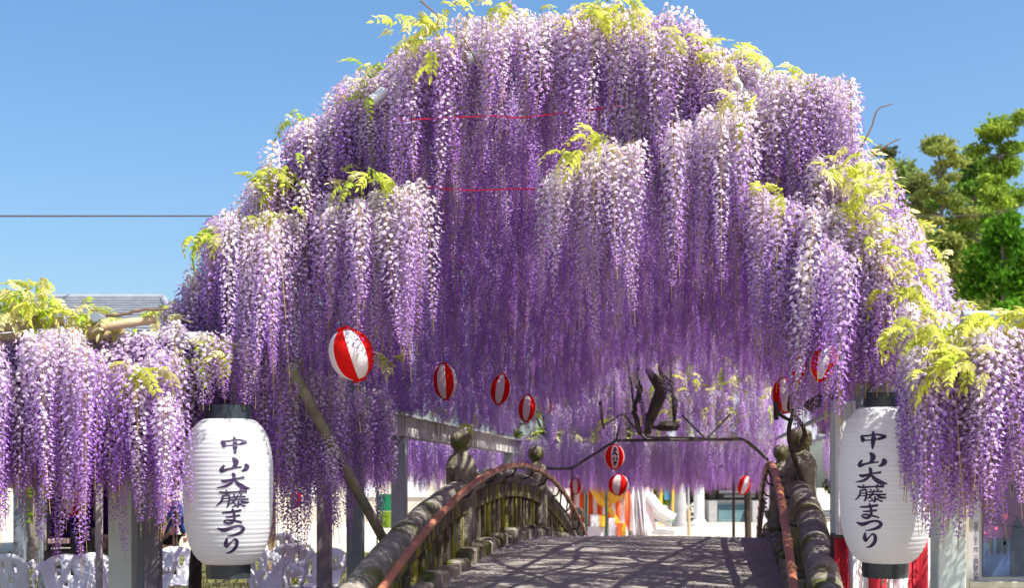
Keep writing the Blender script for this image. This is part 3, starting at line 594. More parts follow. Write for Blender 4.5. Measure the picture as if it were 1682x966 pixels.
for (x, y, rx, ry, n, D) in ((45, 478, 38, 22, 24, 8.7), (15, 500, 26, 20, 12, 8.7), (80, 500, 24, 22, 13, 8.7), (60, 515, 40, 14, 9, 8.75), (130, 515, 26, 12, 9, 8.8), (150, 500, 10, 10, 2, 8.8), (180, 522, 40, 8, 12, 8.9), (260, 515, 20, 16, 6, 9.1), (225, 604, 30, 14, 9, 8.5), (270, 612, 24, 10, 6, 8.5), (620, 600, 14, 22, 7, 11), (640, 590, 10, 12, 3, 11), (770, 690, 8, 20, 3, 17)):
    for i in range(n): wl.spray(P(x + rng.gauss(0, .5) * rx, y + rng.gauss(0, .5) * ry, D + rng.uniform(-.15, .2)), size=rng.uniform(.45, .85), k=rng.choice((0, 1, 2, 3, 2)))
for i in range(350):
    y = 8.9 + 20 * rng.random() ** 1.4; x = rng.uniform(-.40 * y - .5, BR((y - 15), -2.9, 0).x); wl.spray((x, y, ZP + rng.uniform(.0, .08)), size=.7, pitch=rng.uniform(-.2, .3))
for path, D in (([(0, 505), (30, 510), (52, 522), (70, 512)], 8.7), ([(165, 520), (205, 516), (232, 510), (275, 508)], 8.9), ([(40, 500), (52, 520), (60, 545)], 8.7)): wl.branch([P(x, y, D) for x, y in path], .012, "twig", M_TWIG)
wl.finish(300, 150, lambda p: p.y < 11.6 and in_frame(p))

# ------------------------------------------------------------------ right pergola
rp = thing("pergola", "flat pergola on a pale green post beside the framed notice picture", "pergola", (P(1557, 800, 7.9).x, 7.9, 0))
gpost(1557, 46, 7.9, M_STEEL, rp, ZP - .28); gpost(1418, 26, 12.2, M_STEELB, rp)
for Y in (7.9, 10.5, 13.5, 17.5, 22, 26.5): MB().tube([(2.5 + (Y - 7.9) * .17, Y, ZP - .04), (6.5 + max(0, Y - 13) * .35, Y, ZP - .04)], .04, 8).build("cross_pipe", M_STEELB, rp)
for X in (2.7, 3.5): MB().tube([(X, 7.7, ZP - .12), (X + 2.2, 27, ZP - .12)], .03, 8).build("long_pipe", M_STEELB, rp)
wr = Wisteria("pale lilac wisteria with yellow leaves hanging over the right lantern and notice picture", (3.9, 9.5, 0))
MB().tube(catmull([Vector((3.9, 9.5, 0)), Vector((3.95, 9.45, .9)), Vector((3.85, 9.5, 1.7)), Vector((3.9, 9.4, ZP))], 5), .06, 8).build("trunk", M_BARK, wr.root)
RFRONT = [(1492, 1550, 570, 560, 790, 7.3, 22, (6, 3, 0)), (1508, 1560, 640, 640, 850, 7.4, 9, (5, 3, 0)), (1540, 1610, 560, 555, 800, 7.3, 26, (4, 4, 1)), (1600, 1700, 535, 530, 770, 7.2, 34, (5, 4, 0)), (1620, 1700, 600, 600, 745, 7.4, 14, (1, 5, 2)), (1590, 1650, 600, 600, 830, 7.35, 12, (3, 5, 1)), (1700, 1800, 530, 530, 760, 7.2, 16, (5, 4, 0)), (1545, 1590, 620, 620, 830, 7.6, 10, (2, 5, 1))]
for (x0, x1, a0, a1, yb, D, n, tw) in RFRONT:
    n = int(n * 1.25)
    for i in range(n):
        f = (i + rng.random()) / n; d = D + rng.uniform(-.18, .3); x = x0 + (x1 - x0) * f + rng.gauss(0, 6); yt = a0 + (a1 - a0) * f + abs(rng.gauss(0, 15))
        wr.hang(P(x, yt, d), min(1.35, max(.35, (yb - yt + rng.gauss(0, 40)) / FX * d)), pick(*tw), .035)
for i in range(2300):
    y = 7.6 + 19 * rng.random() ** 1.3; x = rng.uniform(BR(y - 15, 2.75, 0).x + .2 - (.3 if y > 14 else 0), 5.8 + max(0, y - 13) * .35); wr.hang((x, y, ZP - abs(rng.gauss(0, .05))), rng.uniform(.55, .95), pick(2, 4, 3), .03)
for (x, y, rx, ry, n, D) in ((1640, 522, 46, 14, 26, 7.3), (1600, 530, 26, 12, 10, 7.3), (1680, 525, 26, 10, 10, 7.3), (1740, 520, 40, 10, 10, 7.3), (1590, 590, 34, 20, 20, 7.0), (1520, 620, 24, 18, 9, 7.1)):
    for i in range(n): wr.spray(P(x + rng.gauss(0, .5) * rx, y + rng.gauss(0, .5) * ry, D + rng.uniform(-.15, .2)), size=rng.uniform(.42, .74), k=rng.choice((0, 0, 1, 2)))
wr.finish(180, 90, lambda p: p.y < 7.9 and in_frame(p))

# ------------------------------------------------------------------ far pergola beyond the bridge
fp = thing("pergola", "dark iron pipe pergola beyond the far end of the bridge", "pergola", P(1080, 930, 27))
def fpipe(pts, D, r=.026): MB().tube([P(x, y, D) for x, y in pts], r, 8).build("pipe", M_DARKM, fp)
DF = 24.0
fpipe([(868, 770), (938, 770)], DF); fpipe([(938, 770), (1012, 724)], DF); fpipe([(1012, 724), (1222, 722)], DF); fpipe([(1222, 722), (1262, 756)], DF); fpipe([(1040, 768), (1200, 767)], DF + 4)
fpipe([(1018, 680), (1130, 678)], DF + 3, .025); fpipe([(1012, 724), (1022, 680), (1060, 722)], DF + .1, .02); fpipe([(1120, 682), (1160, 722), (1200, 680)], DF + .1, .02); fpipe([(990, 700), (1022, 680)], DF + .1, .02)
for x in (868, 1268): fpipe([(x, 770), (x, 800 + FX * H / DF)], DF, .04)
for x, D in ((940, DF + 4), (1205, DF + 4)): fpipe([(x, 768), (x, 800 + FX * H / D)], D, .03)
wf = Wisteria("distant purple wisteria on the dark pipe pergola past the bridge crest", P(1230, 800 + FX * H / 29, 29))
MB().tube(catmull([P(1230, 800 + FX * H / 29, 29), P(1228, 800, 29), P(1234, 730, 29)], 5), .07, 8).build("trunk", M_BARK, wf.root)
for i in range(2600):
    D = 25.5 + 14 * rng.random(); x = rng.uniform(850, 1300); zt = H + rng.uniform(.7, .98)
    p = P(x, 800, D); p.z = zt; wf.hang(p, rng.uniform(.55, .95), pick(1, 4, 4), .03)
for i in range(800):      # loose tresses in the light gap above the pipes
    D = rng.uniform(24.4, 27) if rng.random() < .985 else rng.uniform(22.6, 23.6); x = rng.uniform(890, 1290); p = P(x, rng.uniform(520, 690), D); wf.hang(p, rng.uniform(.5, .95), pick(1, 4, 4), .03)
for i in range(190):
    D = rng.uniform(24.2, 26.5); wf.spray(P(rng.uniform(980, 1270), rng.uniform(540, 700), D), size=1.1)
for i in range(160):
    D = rng.uniform(25.5, 34); wf.spray(P(rng.uniform(870, 1290), 800 - FX * 1.02 / D, D), size=1.1)
wf.finish(60, 30, lambda p: in_frame(p))

# ------------------------------------------------------------------ red strings
def string(label, pts, D, m):
    q = catmull([P(x, y, D) for x, y in pts], 6); return tag(MB().tube(q, .005, 6).build("string", m), label, "string", "strings across the arch")
string("thin red string stretched high across the mouth of the arch", [(655, 197), (700, 195), (760, 192), (812, 190), (850, 193), (900, 188), (960, 181), (1030, 172)], 8.75, M_STRR)
st = string("lower red string tied across the shaded opening between two bright clusters", [(676, 307), (720, 309), (760, 312), (800, 312), (850, 310), (905, 312), (1000, 318), (1045, 322)], 8.9, M_STRR)

# ------------------------------------------------------------------ big white lanterns with brush lettering
STROKES = [  # x, y, width in units of the zoomed photograph (439 x 966 for the column of characters)
 [(222, 85, 10), (230, 130, 24), (228, 175, 20), (228, 212, 6)], [(128, 116, 10), (148, 145, 24), (160, 158, 14)], [(130, 118, 8), (180, 118, 9), (250, 108, 9), (320, 122, 14)], [(320, 122, 15), (280, 136, 15), (255, 142, 8)], [(152, 150, 7), (200, 148, 7), (262, 140, 9)],
 [(208, 236, 10), (232, 262, 28), (222, 295, 18), (205, 312, 10)], [(152, 288, 10), (132, 324, 22), (165, 322, 12)], [(130, 328, 12), (200, 310, 10), (272, 300, 8)], [(298, 278, 12), (312, 300, 26), (288, 324, 14), (270, 326, 5)],
 [(130, 394, 8), (160, 400, 16), (220, 384, 9), (292, 372, 12)], [(208, 340, 12), (218, 360, 18), (212, 395, 14), (170, 430, 14), (100, 446, 4)], [(222, 392, 10), (250, 420, 20), (290, 444, 22), (334, 450, 4)],
 [(115, 474, 8), (160, 480, 12), (240, 473, 8), (312, 470, 14)], [(165, 460, 8), (168, 490, 8)], [(266, 456, 10), (258, 488, 8)], [(140, 500, 8), (132, 540, 12), (95, 572, 5)], [(140, 504, 8), (185, 500, 10), (182, 560, 12), (168, 577, 6)], [(140, 522, 6), (180, 520, 6)], [(138, 540, 6), (180, 538, 6)],
 [(215, 490, 7), (225, 502, 9)], [(276, 486, 8), (262, 502, 7)], [(198, 512, 8), (250, 508, 8), (302, 506, 9)], [(192, 531, 8), (250, 528, 8), (326, 527, 10)], [(245, 495, 8), (226, 530, 12), (194, 562, 5)], [(256, 524, 8), (290, 548, 14), (330, 547, 6)],
 [(250, 540, 10), (250, 572, 13), (236, 580, 5)], [(216, 552, 8), (234, 562, 6)], [(204, 580, 6), (240, 566, 7)], [(286, 546, 7), (260, 560, 6)], [(262, 562, 6), (302, 576, 10)],
 [(135, 620, 8), (200, 615, 12), (272, 602, 12)], [(158, 650, 6), (200, 648, 10), (264, 638, 10)], [(208, 592, 10), (220, 630, 14), (220, 672, 14), (190, 695, 14), (150, 686, 9), (166, 672, 8), (220, 676, 11), (280, 690, 9)],
 [(98, 730, 6), (150, 742, 20), (220, 720, 12), (265, 715, 12), (293, 735, 17), (270, 760, 17), (220, 778, 10), (172, 786, 4)],
 [(170, 798, 8), (160, 838, 24), (166, 858, 15), (200, 830, 8), (224, 806, 6)], [(222, 805, 8), (246, 820, 18), (242, 860, 20), (206, 895, 14), (158, 909, 4)]]
def stroke_mesh(b, st, fn, mi=0, sub=7, wk=1.45):
    """ribbon of varying width following fn(x, y) onto the paper"""
    c = catmull([Vector(q) for q in st], sub); n = len(c); vs = []; fs = []; K = 5
    for i, p in enumerate(c):
        d = (c[min(i + 1, n - 1)] - c[max(i - 1, 0)]); l = math.hypot(d.x, d.y) or 1; nx, ny = -d.y / l, d.x / l; w = max(p.z * wk, 3.0) / 2
        for k in range(K): q = (k / (K - 1) * 2 - 1) * w; vs.append(fn(p.x + nx * q, p.y + ny * q))
    for i in range(n - 1):
        for k in range(K - 1): a = i * K + k; fs.append((a, a + 1, a + K + 1, a + K))
    return b.add(vs, fs, mi)
def big_lantern(label, D, xt, yt_rim, xb, yb_rim, wpx, text_ang, text_scale, text_y0, group):
    """xt/yt_rim: top of the black top rim; xb/yb_rim: bottom of the lower rim"""
    top, bot = P(xt, yt_rim, D), P(xb, yb_rim, D); ax = (top - bot); Ht = ax.length
    root = thing("paper_lantern", label, "lantern", bot, group, world_parts=False)
    root.rotation_euler = ax.to_track_quat('Z', 'Y').to_euler(); root.rotation_euler = (root.rotation_euler[0], root.rotation_euler[1], 0)
    rb = wpx / 2 / FX * D; rim = .078 * Ht; z0, z1 = rim, Ht - rim; rr = rb * .50
    NR = 33; prof = []
    def rad(z):
        f = (z - z0) / (z1 - z0); g = 2 * f - 1
        base = rr + (rb - rr) * max(0, 1 - abs(g + .0) ** 3.6) ** .62
        base *= 1 - .055 * max(0, -g + .1)
        return base + .0021 * ra[min(NR, int(NR * max(0, f)))] * abs(math.sin(math.pi * NR * f)) ** .8 - .002
    ra = [rng.uniform(.6, 1.5) for _ in range(NR + 1)]
    for i in range(NR * 6 + 1): z = z0 + (z1 - z0) * i / (NR * 6); prof.append((rad(z), z))
    MB().lathe(prof, 56).build("paper_body", M_PAPER, root)
    MB().lathe([(rr * .86, z1 - .004), (rr * 1.02, z1 - .004), (rr * 1.03, z1 + .006), (rr * 1.0, Ht), (rr * .9, Ht), (rr * .88, z1 + .01)], 36).build("top_rim", M_BLACK, root)
    MB().lathe([(rr * .86, z0 + .004), (rr * 1.0, z0 + .004), (rr * 1.0, z0 - .006), (rr * .97, 0), (rr * .88, 0), (rr * .86, z0 - .01), (0, z0 - .01)], 36).build("bottom_rim", M_BLACK, root)
    k = FX / D * text_scale        # zoomed units: 4.39 per photo px
    def fn(x, y):
        z = (yb_rim - (text_y0 + y / 4.39)) / FX * D; a = text_ang + (x - 212) / 4.39 / FX * D * text_scale / rb - math.pi / 2
        r = rad(z) + .0025; return Vector((r * math.cos(a), r * math.sin(a), z))
    b = MB()
    for s_ in STROKES: stroke_mesh(b, s_, fn)
    b.build("lettering", M_INK, root)
    b = MB(); b.tube([(-rr * .98, 0, Ht - .01), (-rr * .5, 0, Ht + .06), (0, 0, Ht + .1), (rr * .5, 0, Ht + .06), (rr * .98, 0, Ht - .01)], .004, 5); b.tube([(0, 0, Ht + .1), (0, 0, ZP - bot.z - .06)], .005, 5)
    b.build("hanging_wire", M_DARKM, root)
    MB().tube([(-.015, 0, .0), (-.018, 0, -.05), (0, 0, -.02), (.018, 0, -.05), (.016, 0, -.10)], .006, 6).build("tail_cord", M_CORD, root)
    return root
big_lantern("tall white paper lantern with black brush lettering hanging by the grey pergola post", 9.0, 376, 667, 375, 950, 147, .30, 1.0, 700, "tall white paper lanterns")
big_lantern("tall white paper lantern half veiled by lilac blossom beside the striped curtain", 8.35, 1440, 646, 1454, 948, 152, -.60, 1.0, 689, "tall white paper lanterns")

# ------------------------------------------------------------------ small red and white lanterns
def small_lantern(label, x, y, w, h, D, tilt=(0, 0), spin=0.0, cord_to=None, letters=False, ng=8):
    c = P(x, y, D); R = w / 2 / FX * D; hh = h / 2 / FX * D
    root = thing("round_lantern", label, "lantern", c, "red and white round lanterns", world_parts=False)
    root.rotation_euler = (Matrix.Rotation(tilt[0], 3, 'Y') @ Matrix.Rotation(tilt[1], 3, 'X') @ Matrix.Rotation(spin, 3, 'Z')).to_euler()
    n = ng * 6; NR = 13; prof = []
    for i in range(NR * 3 + 1):
        f = i / (NR * 3); g = (2 * f - 1) * .95; r = R * (1 - abs(g) ** 2.1) ** .5 if abs(g) < .999 else 0; r = max(r, R * .22) + R * .008 * abs(math.sin(math.pi * NR * f)); prof.append((r, g * hh / .95 * .9))
    MB().lathe(prof, n, mfun=lambda i, j: (j // 6) % 2).build("paper_body", [M_RED, M_WHITE], root)
    zt = prof[-1][1]
    MB().lathe([(R * .20, zt - hh * .03), (R * .26, zt - hh * .03), (R * .3, hh), (R * .24, hh), (R * .2, zt)], 20).build("top_collar", M_RED, root)
    MB().lathe([(R * .20, -zt + hh * .03), (R * .26, -zt + hh * .03), (R * .34, -hh), (R * .26, -hh), (R * .2, -zt), (0, -zt)], 20).build("bottom_collar", M_RED, root)
    ct = cord_to if cord_to is not None else .35
    MB().tube([(0, 0, hh), (0, 0, hh + ct)], .004, 5).build("cord", M_DARKM, root)
    if letters:
        G = [[(-9, -34, 5), (10, -36, 5)], [(-10, -26, 5), (11, -27, 5)], [(0, -42, 5), (2, -30, 6), (-2, -20, 5)], [(-10, -8, 5), (-2, -16, 6), (10, -6, 6)], [(-4, 4, 6), (-10, 14, 4)], [(5, 3, 5), (11, 14, 6)], [(-9, 24, 5), (10, 23, 5)], [(1, 18, 5), (0, 30, 6), (-7, 38, 4)]]
        b = MB()
        def fn(px, py):
            z = -py / 52 * hh; g = z / hh / .9 * .95; r = R * math.sqrt(max(.01, 1 - abs(g) ** 2.1)) * 1.02 + .002; a = -math.pi / 2 - spin + px / 46 ; return Vector((r * math.cos(a), r * math.sin(a), z))
        for s_ in G: stroke_mesh(b, s_, fn, sub=5)
        b.build("lettering", M_INK, root)
    return root
small_lantern("large round red and white lantern tilted among the blossom above the slanting brace pipe", 577, 582, 72, 92, 8.75, (-.30, .22), .80)
small_lantern("red and white lantern hanging just above the nearer left stone post", 731, 627, 38, 62, 13.2, (-.05, .05), .1)
small_lantern("red and white lantern beside the dark hanging limb above the stained beam", 822, 640, 34, 52, 15.5, (.15, .05), .35)
small_lantern("half hidden red and white lantern above the second left stone post", 866, 671, 30, 46, 18.5, (.1, 0), .3)
small_lantern("small pinkish lantern almost buried in blossom past the left stone posts", 900, 666, 18, 28, 25, (0, 0), .2)
small_lantern("round red lantern with black lettering on its white panel, over the bridge crest", 1009, 751, 33, 42, 20.5, (0, 0), .393, 1.0, True)
small_lantern("red and white lantern hung directly below the lettered one", 1016, 797, 34, 36, 20.6, (.1, 0), .1, .25)
small_lantern("faint red lantern in front of the orange striped stall curtain", 946, 799, 21, 28, 27, (0, 0), .2, .4)
small_lantern("red lantern hanging in front of the dark shrine roof", 1222, 797, 24, 34, 26, (.35, 0), .5, .4)
small_lantern("red and white lantern touching the vine on the right stone post", 1287, 650, 40, 60, 13.5, (-.08, 0), .35, 1.0)
small_lantern("sliver of a red lantern deep in blossom left of the dark pipe end", 1314, 606, 24, 50, 8.2, (.25, 0), .1)
small_lantern("bright red lantern half covered by lilac tresses above the right lantern", 1354, 594, 44, 68, 7.95, (.25, 0), .15)
small_lantern("red and white lantern under the left pergola above the dark stall", 124, 822, 40, 52, 14.5, (.2, .1), .2, .5)
small_lantern("small red lantern behind the mauve pergola post", 245, 806, 18, 26, 17, (0, 0), 0, .5)
small_lantern("dark red lantern low in the blossom right of the left paper lantern", 488, 822, 20, 28, 16, (.3, 0), .1, .5)

# ------------------------------------------------------------------ right side: notice board, curtain, framed picture
nb = thing("signboard", "narrow grey green signboard seen edge on behind the right lantern", "signboard", P(1378, 966, 10))
rb_ = Matrix.Rotation(math.radians(55), 3, 'Z')
c = P(1382, 795, 10); MB().cbox(c, (.30, .05, 1.16), .008, rb_).build("panel", M_STEEL, nb, smooth=False)
for dx in (-.14, .14): MB().cbox(c + rb_ @ Vector((dx, -.03, 0)), (.025, .03, 1.18), .004, rb_).build("frame_strip", M_PIPE, nb, smooth=False)
MB().box((c.x + .05, c.y + .05, (c.z - .58) / 2), (.09, .09, c.z - .58)).build("leg", M_DARKM, nb, smooth=False)
tag(MB().tube(catmull([P(1328, 672, 10.6), P(1336, 664, 10.6), P(1350, 657, 10.6), P(1372, 652, 10.6)], 4), [.05] * 13, 12).build("dark_pipe", M_DARKM), "short dark pipe end poking out of the blossom above the right stone post", "pipe")
# vine climbing the right stone post
vn = thing("vine", "dark bare vine twisting up the right stone post to the lantern", "vine", BR(-2.45, 1.5, road_z(-2.45)))
b0 = BR(-2.45, 1.5, 0)
for path in ([(1322, 800), (1300, 740), (1296, 705), (1303, 675), (1300, 640), (1306, 600), (1300, 560)], [(1275, 690), (1274, 660), (1280, 680), (1300, 692)], [(1310, 735), (1322, 715), (1312, 690), (1296, 672), (1298, 650)]):
    c = catmull([P(x, y, b0.y - .18) for x, y in path], 6); MB().tube(c, [.022 - .008 * i / len(c) for i in range(len(c))], 7).build("stem", M_BARK, vn)
cu = thing("striped_curtain", "red and white striped festival curtain under the right lantern", "curtain", P(1450, 966, 9.3))
x = 1370; k = 0
while x < 1540:
    w = (30, 34)[k % 2] if k else 24; b = MB(); vs = []; fs = []; NX = 7
    for j in range(2):
        for i in range(NX):
            px = x + w * i / (NX - 1); q = P(px, 884 if j else 800 + FX * (H - .12) / 9.3, 9.3); q.y += .03 * math.sin(px * .16) + (.012 * math.sin(px * .33) if not j else 0); vs.append(q)
    for i in range(NX - 1): fs.append((i, i + 1, NX + i + 1, NX + i))
    b.add(vs, fs); o = b.build("cloth_strip", (M_CLOTHR, M_CLOTHW)[k % 2], cu); md = o.modifiers.new("thick", 'SOLIDIFY'); md.thickness = .004; x += w; k += 1
MB().tube([P(1366, 882, 9.3), P(1540, 880, 9.3)], .012, 8).build("top_rope", M_DARKM, cu)
for px in (1368, 1538): MB().tube([P(px, 876, 9.36), P(px, 800 + FX * H / 9.36, 9.36)], .018, 8).build("stake", M_DARKM, cu)
b = MB().cbox(P(1490, 862, 10.2), (.62, .05, .26), .01); tag(b.build("red_cloth_panel", M_CLOTHR, smooth=False), "plain red cloth panel hanging above the striped curtain", "cloth")

pf = thing("framed_picture", "large framed wisteria picture with a column of small vertical lettering", "notice board", P(1690, 1190, 8.25))
D = 8.25; x0, x1, y0, y1 = 1582, 1850, 748, 966
def slab(name, xa, xb, ya, yb, dd, th, m):
    a, c2 = P(xa, ya, dd), P(xb, yb, dd); return MB().cbox(((a.x + c2.x) / 2, dd, (a.z + c2.z) / 2), (abs(c2.x - a.x), th, abs(a.z - c2.z)), .002).build(name, m, pf, smooth=False)
M_FRAME = mat("champagne_frame", (.42, .41, .30), .4, (.5, .48, .38), 6, metal=.3); M_MOUNT = mat("grey_mount", (.40, .40, .42), .7, (.45, .45, .46), 3)
slab("mount_board", 1590, 1850, 752, 964, D + .03, .02, M_MOUNT)
slab("frame_bar", 1580, 1589, 744, 970, D, .06, M_FRAME); slab("frame_bar", 1590, 1850, 956, 966, D, .05, M_FRAME); slab("frame_bar", 1590, 1850, 744, 753, D, .05, M_FRAME); slab("frame_bar", 1850, 1860, 744, 970, D, .06, M_FRAME)
for xx in (1600, 1840): slab("leg", xx, xx + 18, 966, 800 + FX * H / D, D + .03, .05, M_STEEL)
mp = bpy.data.materials.new("printed_picture"); mp.use_nodes = True; nt = mp.node_tree; bs = nt.nodes["Principled BSDF"]; bs.inputs["Roughness"].default_value = .35
tc = nt.nodes.new("ShaderNodeTexCoord"); sp = nt.nodes.new("ShaderNodeSeparateXYZ"); nt.links.new(tc.outputs["Generated"], sp.inputs[0])
n = nt.nodes.new("ShaderNodeTexNoise"); n.inputs["Scale"].default_value = 9; n.inputs["Detail"].default_value = 8
mpp = nt.nodes.new("ShaderNodeMapping"); mpp.inputs["Scale"].default_value = (2.2, 1, .8); nt.links.new(tc.outputs["Generated"], mpp.inputs[0]); nt.links.new(mpp.outputs[0], n.inputs["Vector"])
ad = nt.nodes.new("ShaderNodeMath"); ad.operation = 'MULTIPLY_ADD'; ad.inputs[1].default_value = .34; nt.links.new(n.outputs["Fac"], ad.inputs[0]); nt.links.new(sp.outputs["Z"], ad.inputs[2])
r = nt.nodes.new("ShaderNodeValToRGB"); nt.links.new(ad.outputs[0], r.inputs[0]); el = r.color_ramp.elements
el[0].position = .1; el[0].color = (.02, .04, .10, 1); el[1].position = 1.2; el[1].color = (.025, .02, .04, 1)
for p_, c_ in ((.30, (.05, .10, .22, 1)), (.38, (.04, .07, .16, 1)), (.46, (.04, .10, .14, 1)), (.52, (.08, .04, .10, 1)), (.72, (.10, .05, .12, 1)), (.92, (.09, .05, .13, 1))): e = el.new(p_); e.color = c_
nt.links.new(r.outputs[0], bs.inputs["Base Color"])
pic = slab("picture", 1614, 1846, 762, 948, D + .012, .012, mp)
M_PDARK = mat("print_dark_blue", (.03, .045, .075), .4); M_PPINK = mat("print_pink", (.55, .10, .18), .4); M_PCYAN = mat("print_cyan", (.10, .30, .38), .4)
b = MB(); q = D + .004
b.add([P(1660, 946, q), P(1682, 946, q), P(1690, 880, q), P(1676, 858, q), P(1670, 850, q), P(1664, 862, q), P(1660, 890, q)], [(0, 1, 2, 3, 4, 5, 6)])
for px in (1626, 1638, 1648): b.add([P(px, 910, q), P(px + 6, 910, q), P(px + 6, 880, q), P(px, 884, q)], [(0, 1, 2, 3)])
for (xa, ya, xb, yb) in ((1614, 833, 1690, 856), (1614, 858, 1675, 868)): b.add([P(xa, ya, q), P(xb, yb, q), P(xb, yb - 1.2, q), P(xa, ya - 1.2, q)], [(0, 1, 2, 3)])
b.build("printed_trees", M_PDARK, pic, smooth=False)
b = MB()
for (px, py, rr) in ((1652, 849, 4), (1636, 869, 3), (1618, 876, 2.4), (1650, 893, 2.5)): b.add([P(px + rr * math.cos(a), py + rr * 1.1 * math.sin(a), q) for a in np.linspace(0, 6.28, 11)[:-1]], [tuple(range(10))])
b.build("printed_lanterns", M_PPINK, pic, smooth=False)
b = MB()
for (xa, xb, ya, yb) in ((1616, 1625, 884, 912), (1642, 1648, 892, 908), (1652, 1657, 890, 908)): b.add([P(xa, yb, q + .003), P(xb, yb, q + .003), P(xb, ya, q + .003), P(xa, ya, q + .003)], [(0, 1, 2, 3)])
b.build("printed_lights", M_PCYAN, pic, smooth=False)
cuv = bpy.data.curves.new("caption", 'FONT'); cuv.body = "\n".join("平成十一年十二月\u3000三橋町観光協会"); cuv.size = 8.4 / FX * D; cuv.space_line = .72; cuv.align_x = 'CENTER'
to = bpy.data.objects.new("caption", cuv); COL.objects.link(to); dg = bpy.context.evaluated_depsgraph_get(); me = bpy.data.meshes.new_from_object(to.evaluated_get(dg)); bpy.data.objects.remove(to)
me.materials.clear(); me.materials.append(M_INK); cap = link("caption", me, pf); cap.matrix_parent_inverse = Matrix(); cap.location = P(1603, 858, D + .018) - pf.location; cap.rotation_euler = (math.radians(90), 0, 0)
if len(me.vertices):
    ys = [v.co.y for v in me.vertices]; hgt = max(ys) - min(ys); k = (98 / FX * D) / hgt
    for v in me.vertices: v.co.y = (v.co.y - max(ys)) * k; v.co.x *= k * 1.0

# ------------------------------------------------------------------ white plastic chairs
def chair_proto():
    root = thing("garden_chair", "", "chair", (0, 0, 0), "white plastic garden chairs under the pergola", world_parts=False)
    b = MB(); vs = []; fs = []; NX, NZ = 21, 9       # backrest: curved fan with slots, front faces -y
    def bp(u, v): 
        ang = (u - .5) * 1.25; w = .17 + .09 * v; top = .40 + .44 * v * (1 - .30 * abs(2 * u - 1) ** 2.6)
        return Vector((w * math.sin(ang) / math.sin(.625), .20 + .10 * v - .12 * (1 - math.cos(ang)) * 2, top))
    for j in range(NZ):
        for i in range(NX): vs.append(bp(i / (NX - 1), j / (NZ - 1)))
    for j in range(NZ - 1):
        for i in range(NX - 1):
            if j in (4, 5) and i in (6, 7, 12, 13) or j == 2 and i in (9, 10): continue
            a = j * NX + i; fs.append((a, a + 1, a + NX + 1, a + NX))
    o = b.add(vs, fs).build("backrest", M_PLAST, root); md = o.modifiers.new("thick", 'SOLIDIFY'); md.thickness = .016
    b = MB(); b.cbox((0, 0, .41), (.44, .44, .03), .012); b.build("seat", M_PLAST, root)
    for sx in (-1, 1):
        pts = catmull([Vector((sx * .24, .22, .76)), Vector((sx * .275, .12, .66)), Vector((sx * .295, -.08, .635)), Vector((sx * .29, -.22, .61)), Vector((sx * .27, -.26, .5))], 5)
        MB().tube(pts, [.018] * len(pts), 8, flat=1.9).build("armrest", M_PLAST, root)
        MB().tube([(sx * .265, -.25, .52), (sx * .245, -.23, .41), (sx * .275, -.28, 0)], [.02, .028, .02], 8).build("leg", M_PLAST, root)
        MB().tube([(sx * .24, .2, .42), (sx * .265, .25, .25), (sx * .29, .31, 0)], [.03, .026, .02], 8).build("leg", M_PLAST, root)
    return root
CH = [(47, 15.3, 2.7, "pale plastic chair at the far left, legs toward the camera"), (106, 14.6, .25, "white plastic chair with a rounded back, second from the left edge"), (174, 15.0, .8, "white plastic chair mostly hidden behind the grey pergola post"), (283, 16.5, .1, "white plastic chair low beside the left paper lantern"),
      (473, 22, 3.0, "farthest white plastic chair, standing behind the group right of the paper lantern"), (446, 15.6, .5, "white plastic chair nearest the right edge of the left paper lantern"), (520, 16.2, -.5, "white plastic chair at the right of the group, arm turned to the bridge"), (492, 18.0, 2.9, "white plastic chair with a slotted back in the middle of the group"), (236, 15.4, -.3, "white plastic chair between the grey pergola posts")]
proto = None
for (px, D, rz, lab) in CH:
    loc = Vector(((px - 841) / FX * D, D, .004))
    if proto is None: proto = chair_proto(); proto.location = loc; proto.rotation_euler = (0, 0, rz); proto["label"] = lab
    else: dup(proto, loc, rz, lab)

# ------------------------------------------------------------------ dark stall under the left pergola, person in blue
sl = thing("stall", "dark market stall with purple cloth in the shade under the left pergola", "stall", (P(130, 800, 20).x, 20, 0))
def sbox(root, name, xa, xb, ya, yb, D, th, m, dz=0):
    a, c2 = P(xa, ya, D), P(xb, yb, D); return MB().cbox(((a.x + c2.x) / 2, D + th / 2, (a.z + c2.z) / 2), (abs(c2.x - a.x), th, abs(a.z - c2.z)), .008).build(name, m, root, smooth=False)
sbox(sl, "counter", 72, 190, 905, 800 + FX * H / 20, 20, .7, M_WOODD); sbox(sl, "counter_top", 78, 112, 886, 894, 19.9, .5, mat("pale_tray", (.5, .36, .30), .6)); 
for x in (76, 128, 186): sbox(sl, "pole", x, x + 6, 780, 905, 20.1, .06, M_DARKM)
b = MB(); vs = []; fs = []
for i in range(25):
    px = 82 + 104 * i / 24; yy = .05 * math.sin(i * 1.3); vs += [P(px, 780, 20.7) + Vector((0, yy, 0)), P(px, 890 + 4 * math.sin(i), 20.7) + Vector((0, yy * 1.5, 0))]
for i in range(24): fs.append((2 * i, 2 * i + 1, 2 * i + 3, 2 * i + 2))
o = b.add(vs, fs).build("purple_drape", M_PURP, sl); md = o.modifiers.new("thick", 'SOLIDIFY'); md.thickness = .01
sbox(sl, "back_panel", 78, 186, 782, 900, 20.9, .05, M_WOODD); sbox(sl, "cooler", 116, 150, 868, 905, 20.0, .4, mat("black_box", (.012, .012, .016), .5)); sbox(sl, "cash_box", 158, 182, 880, 905, 20.0, .3, mat("brown_box", (.10, .06, .05), .7))
sbox(sl, "canopy", 70, 192, 770, 778, 19.8, 1.4, M_PURP)

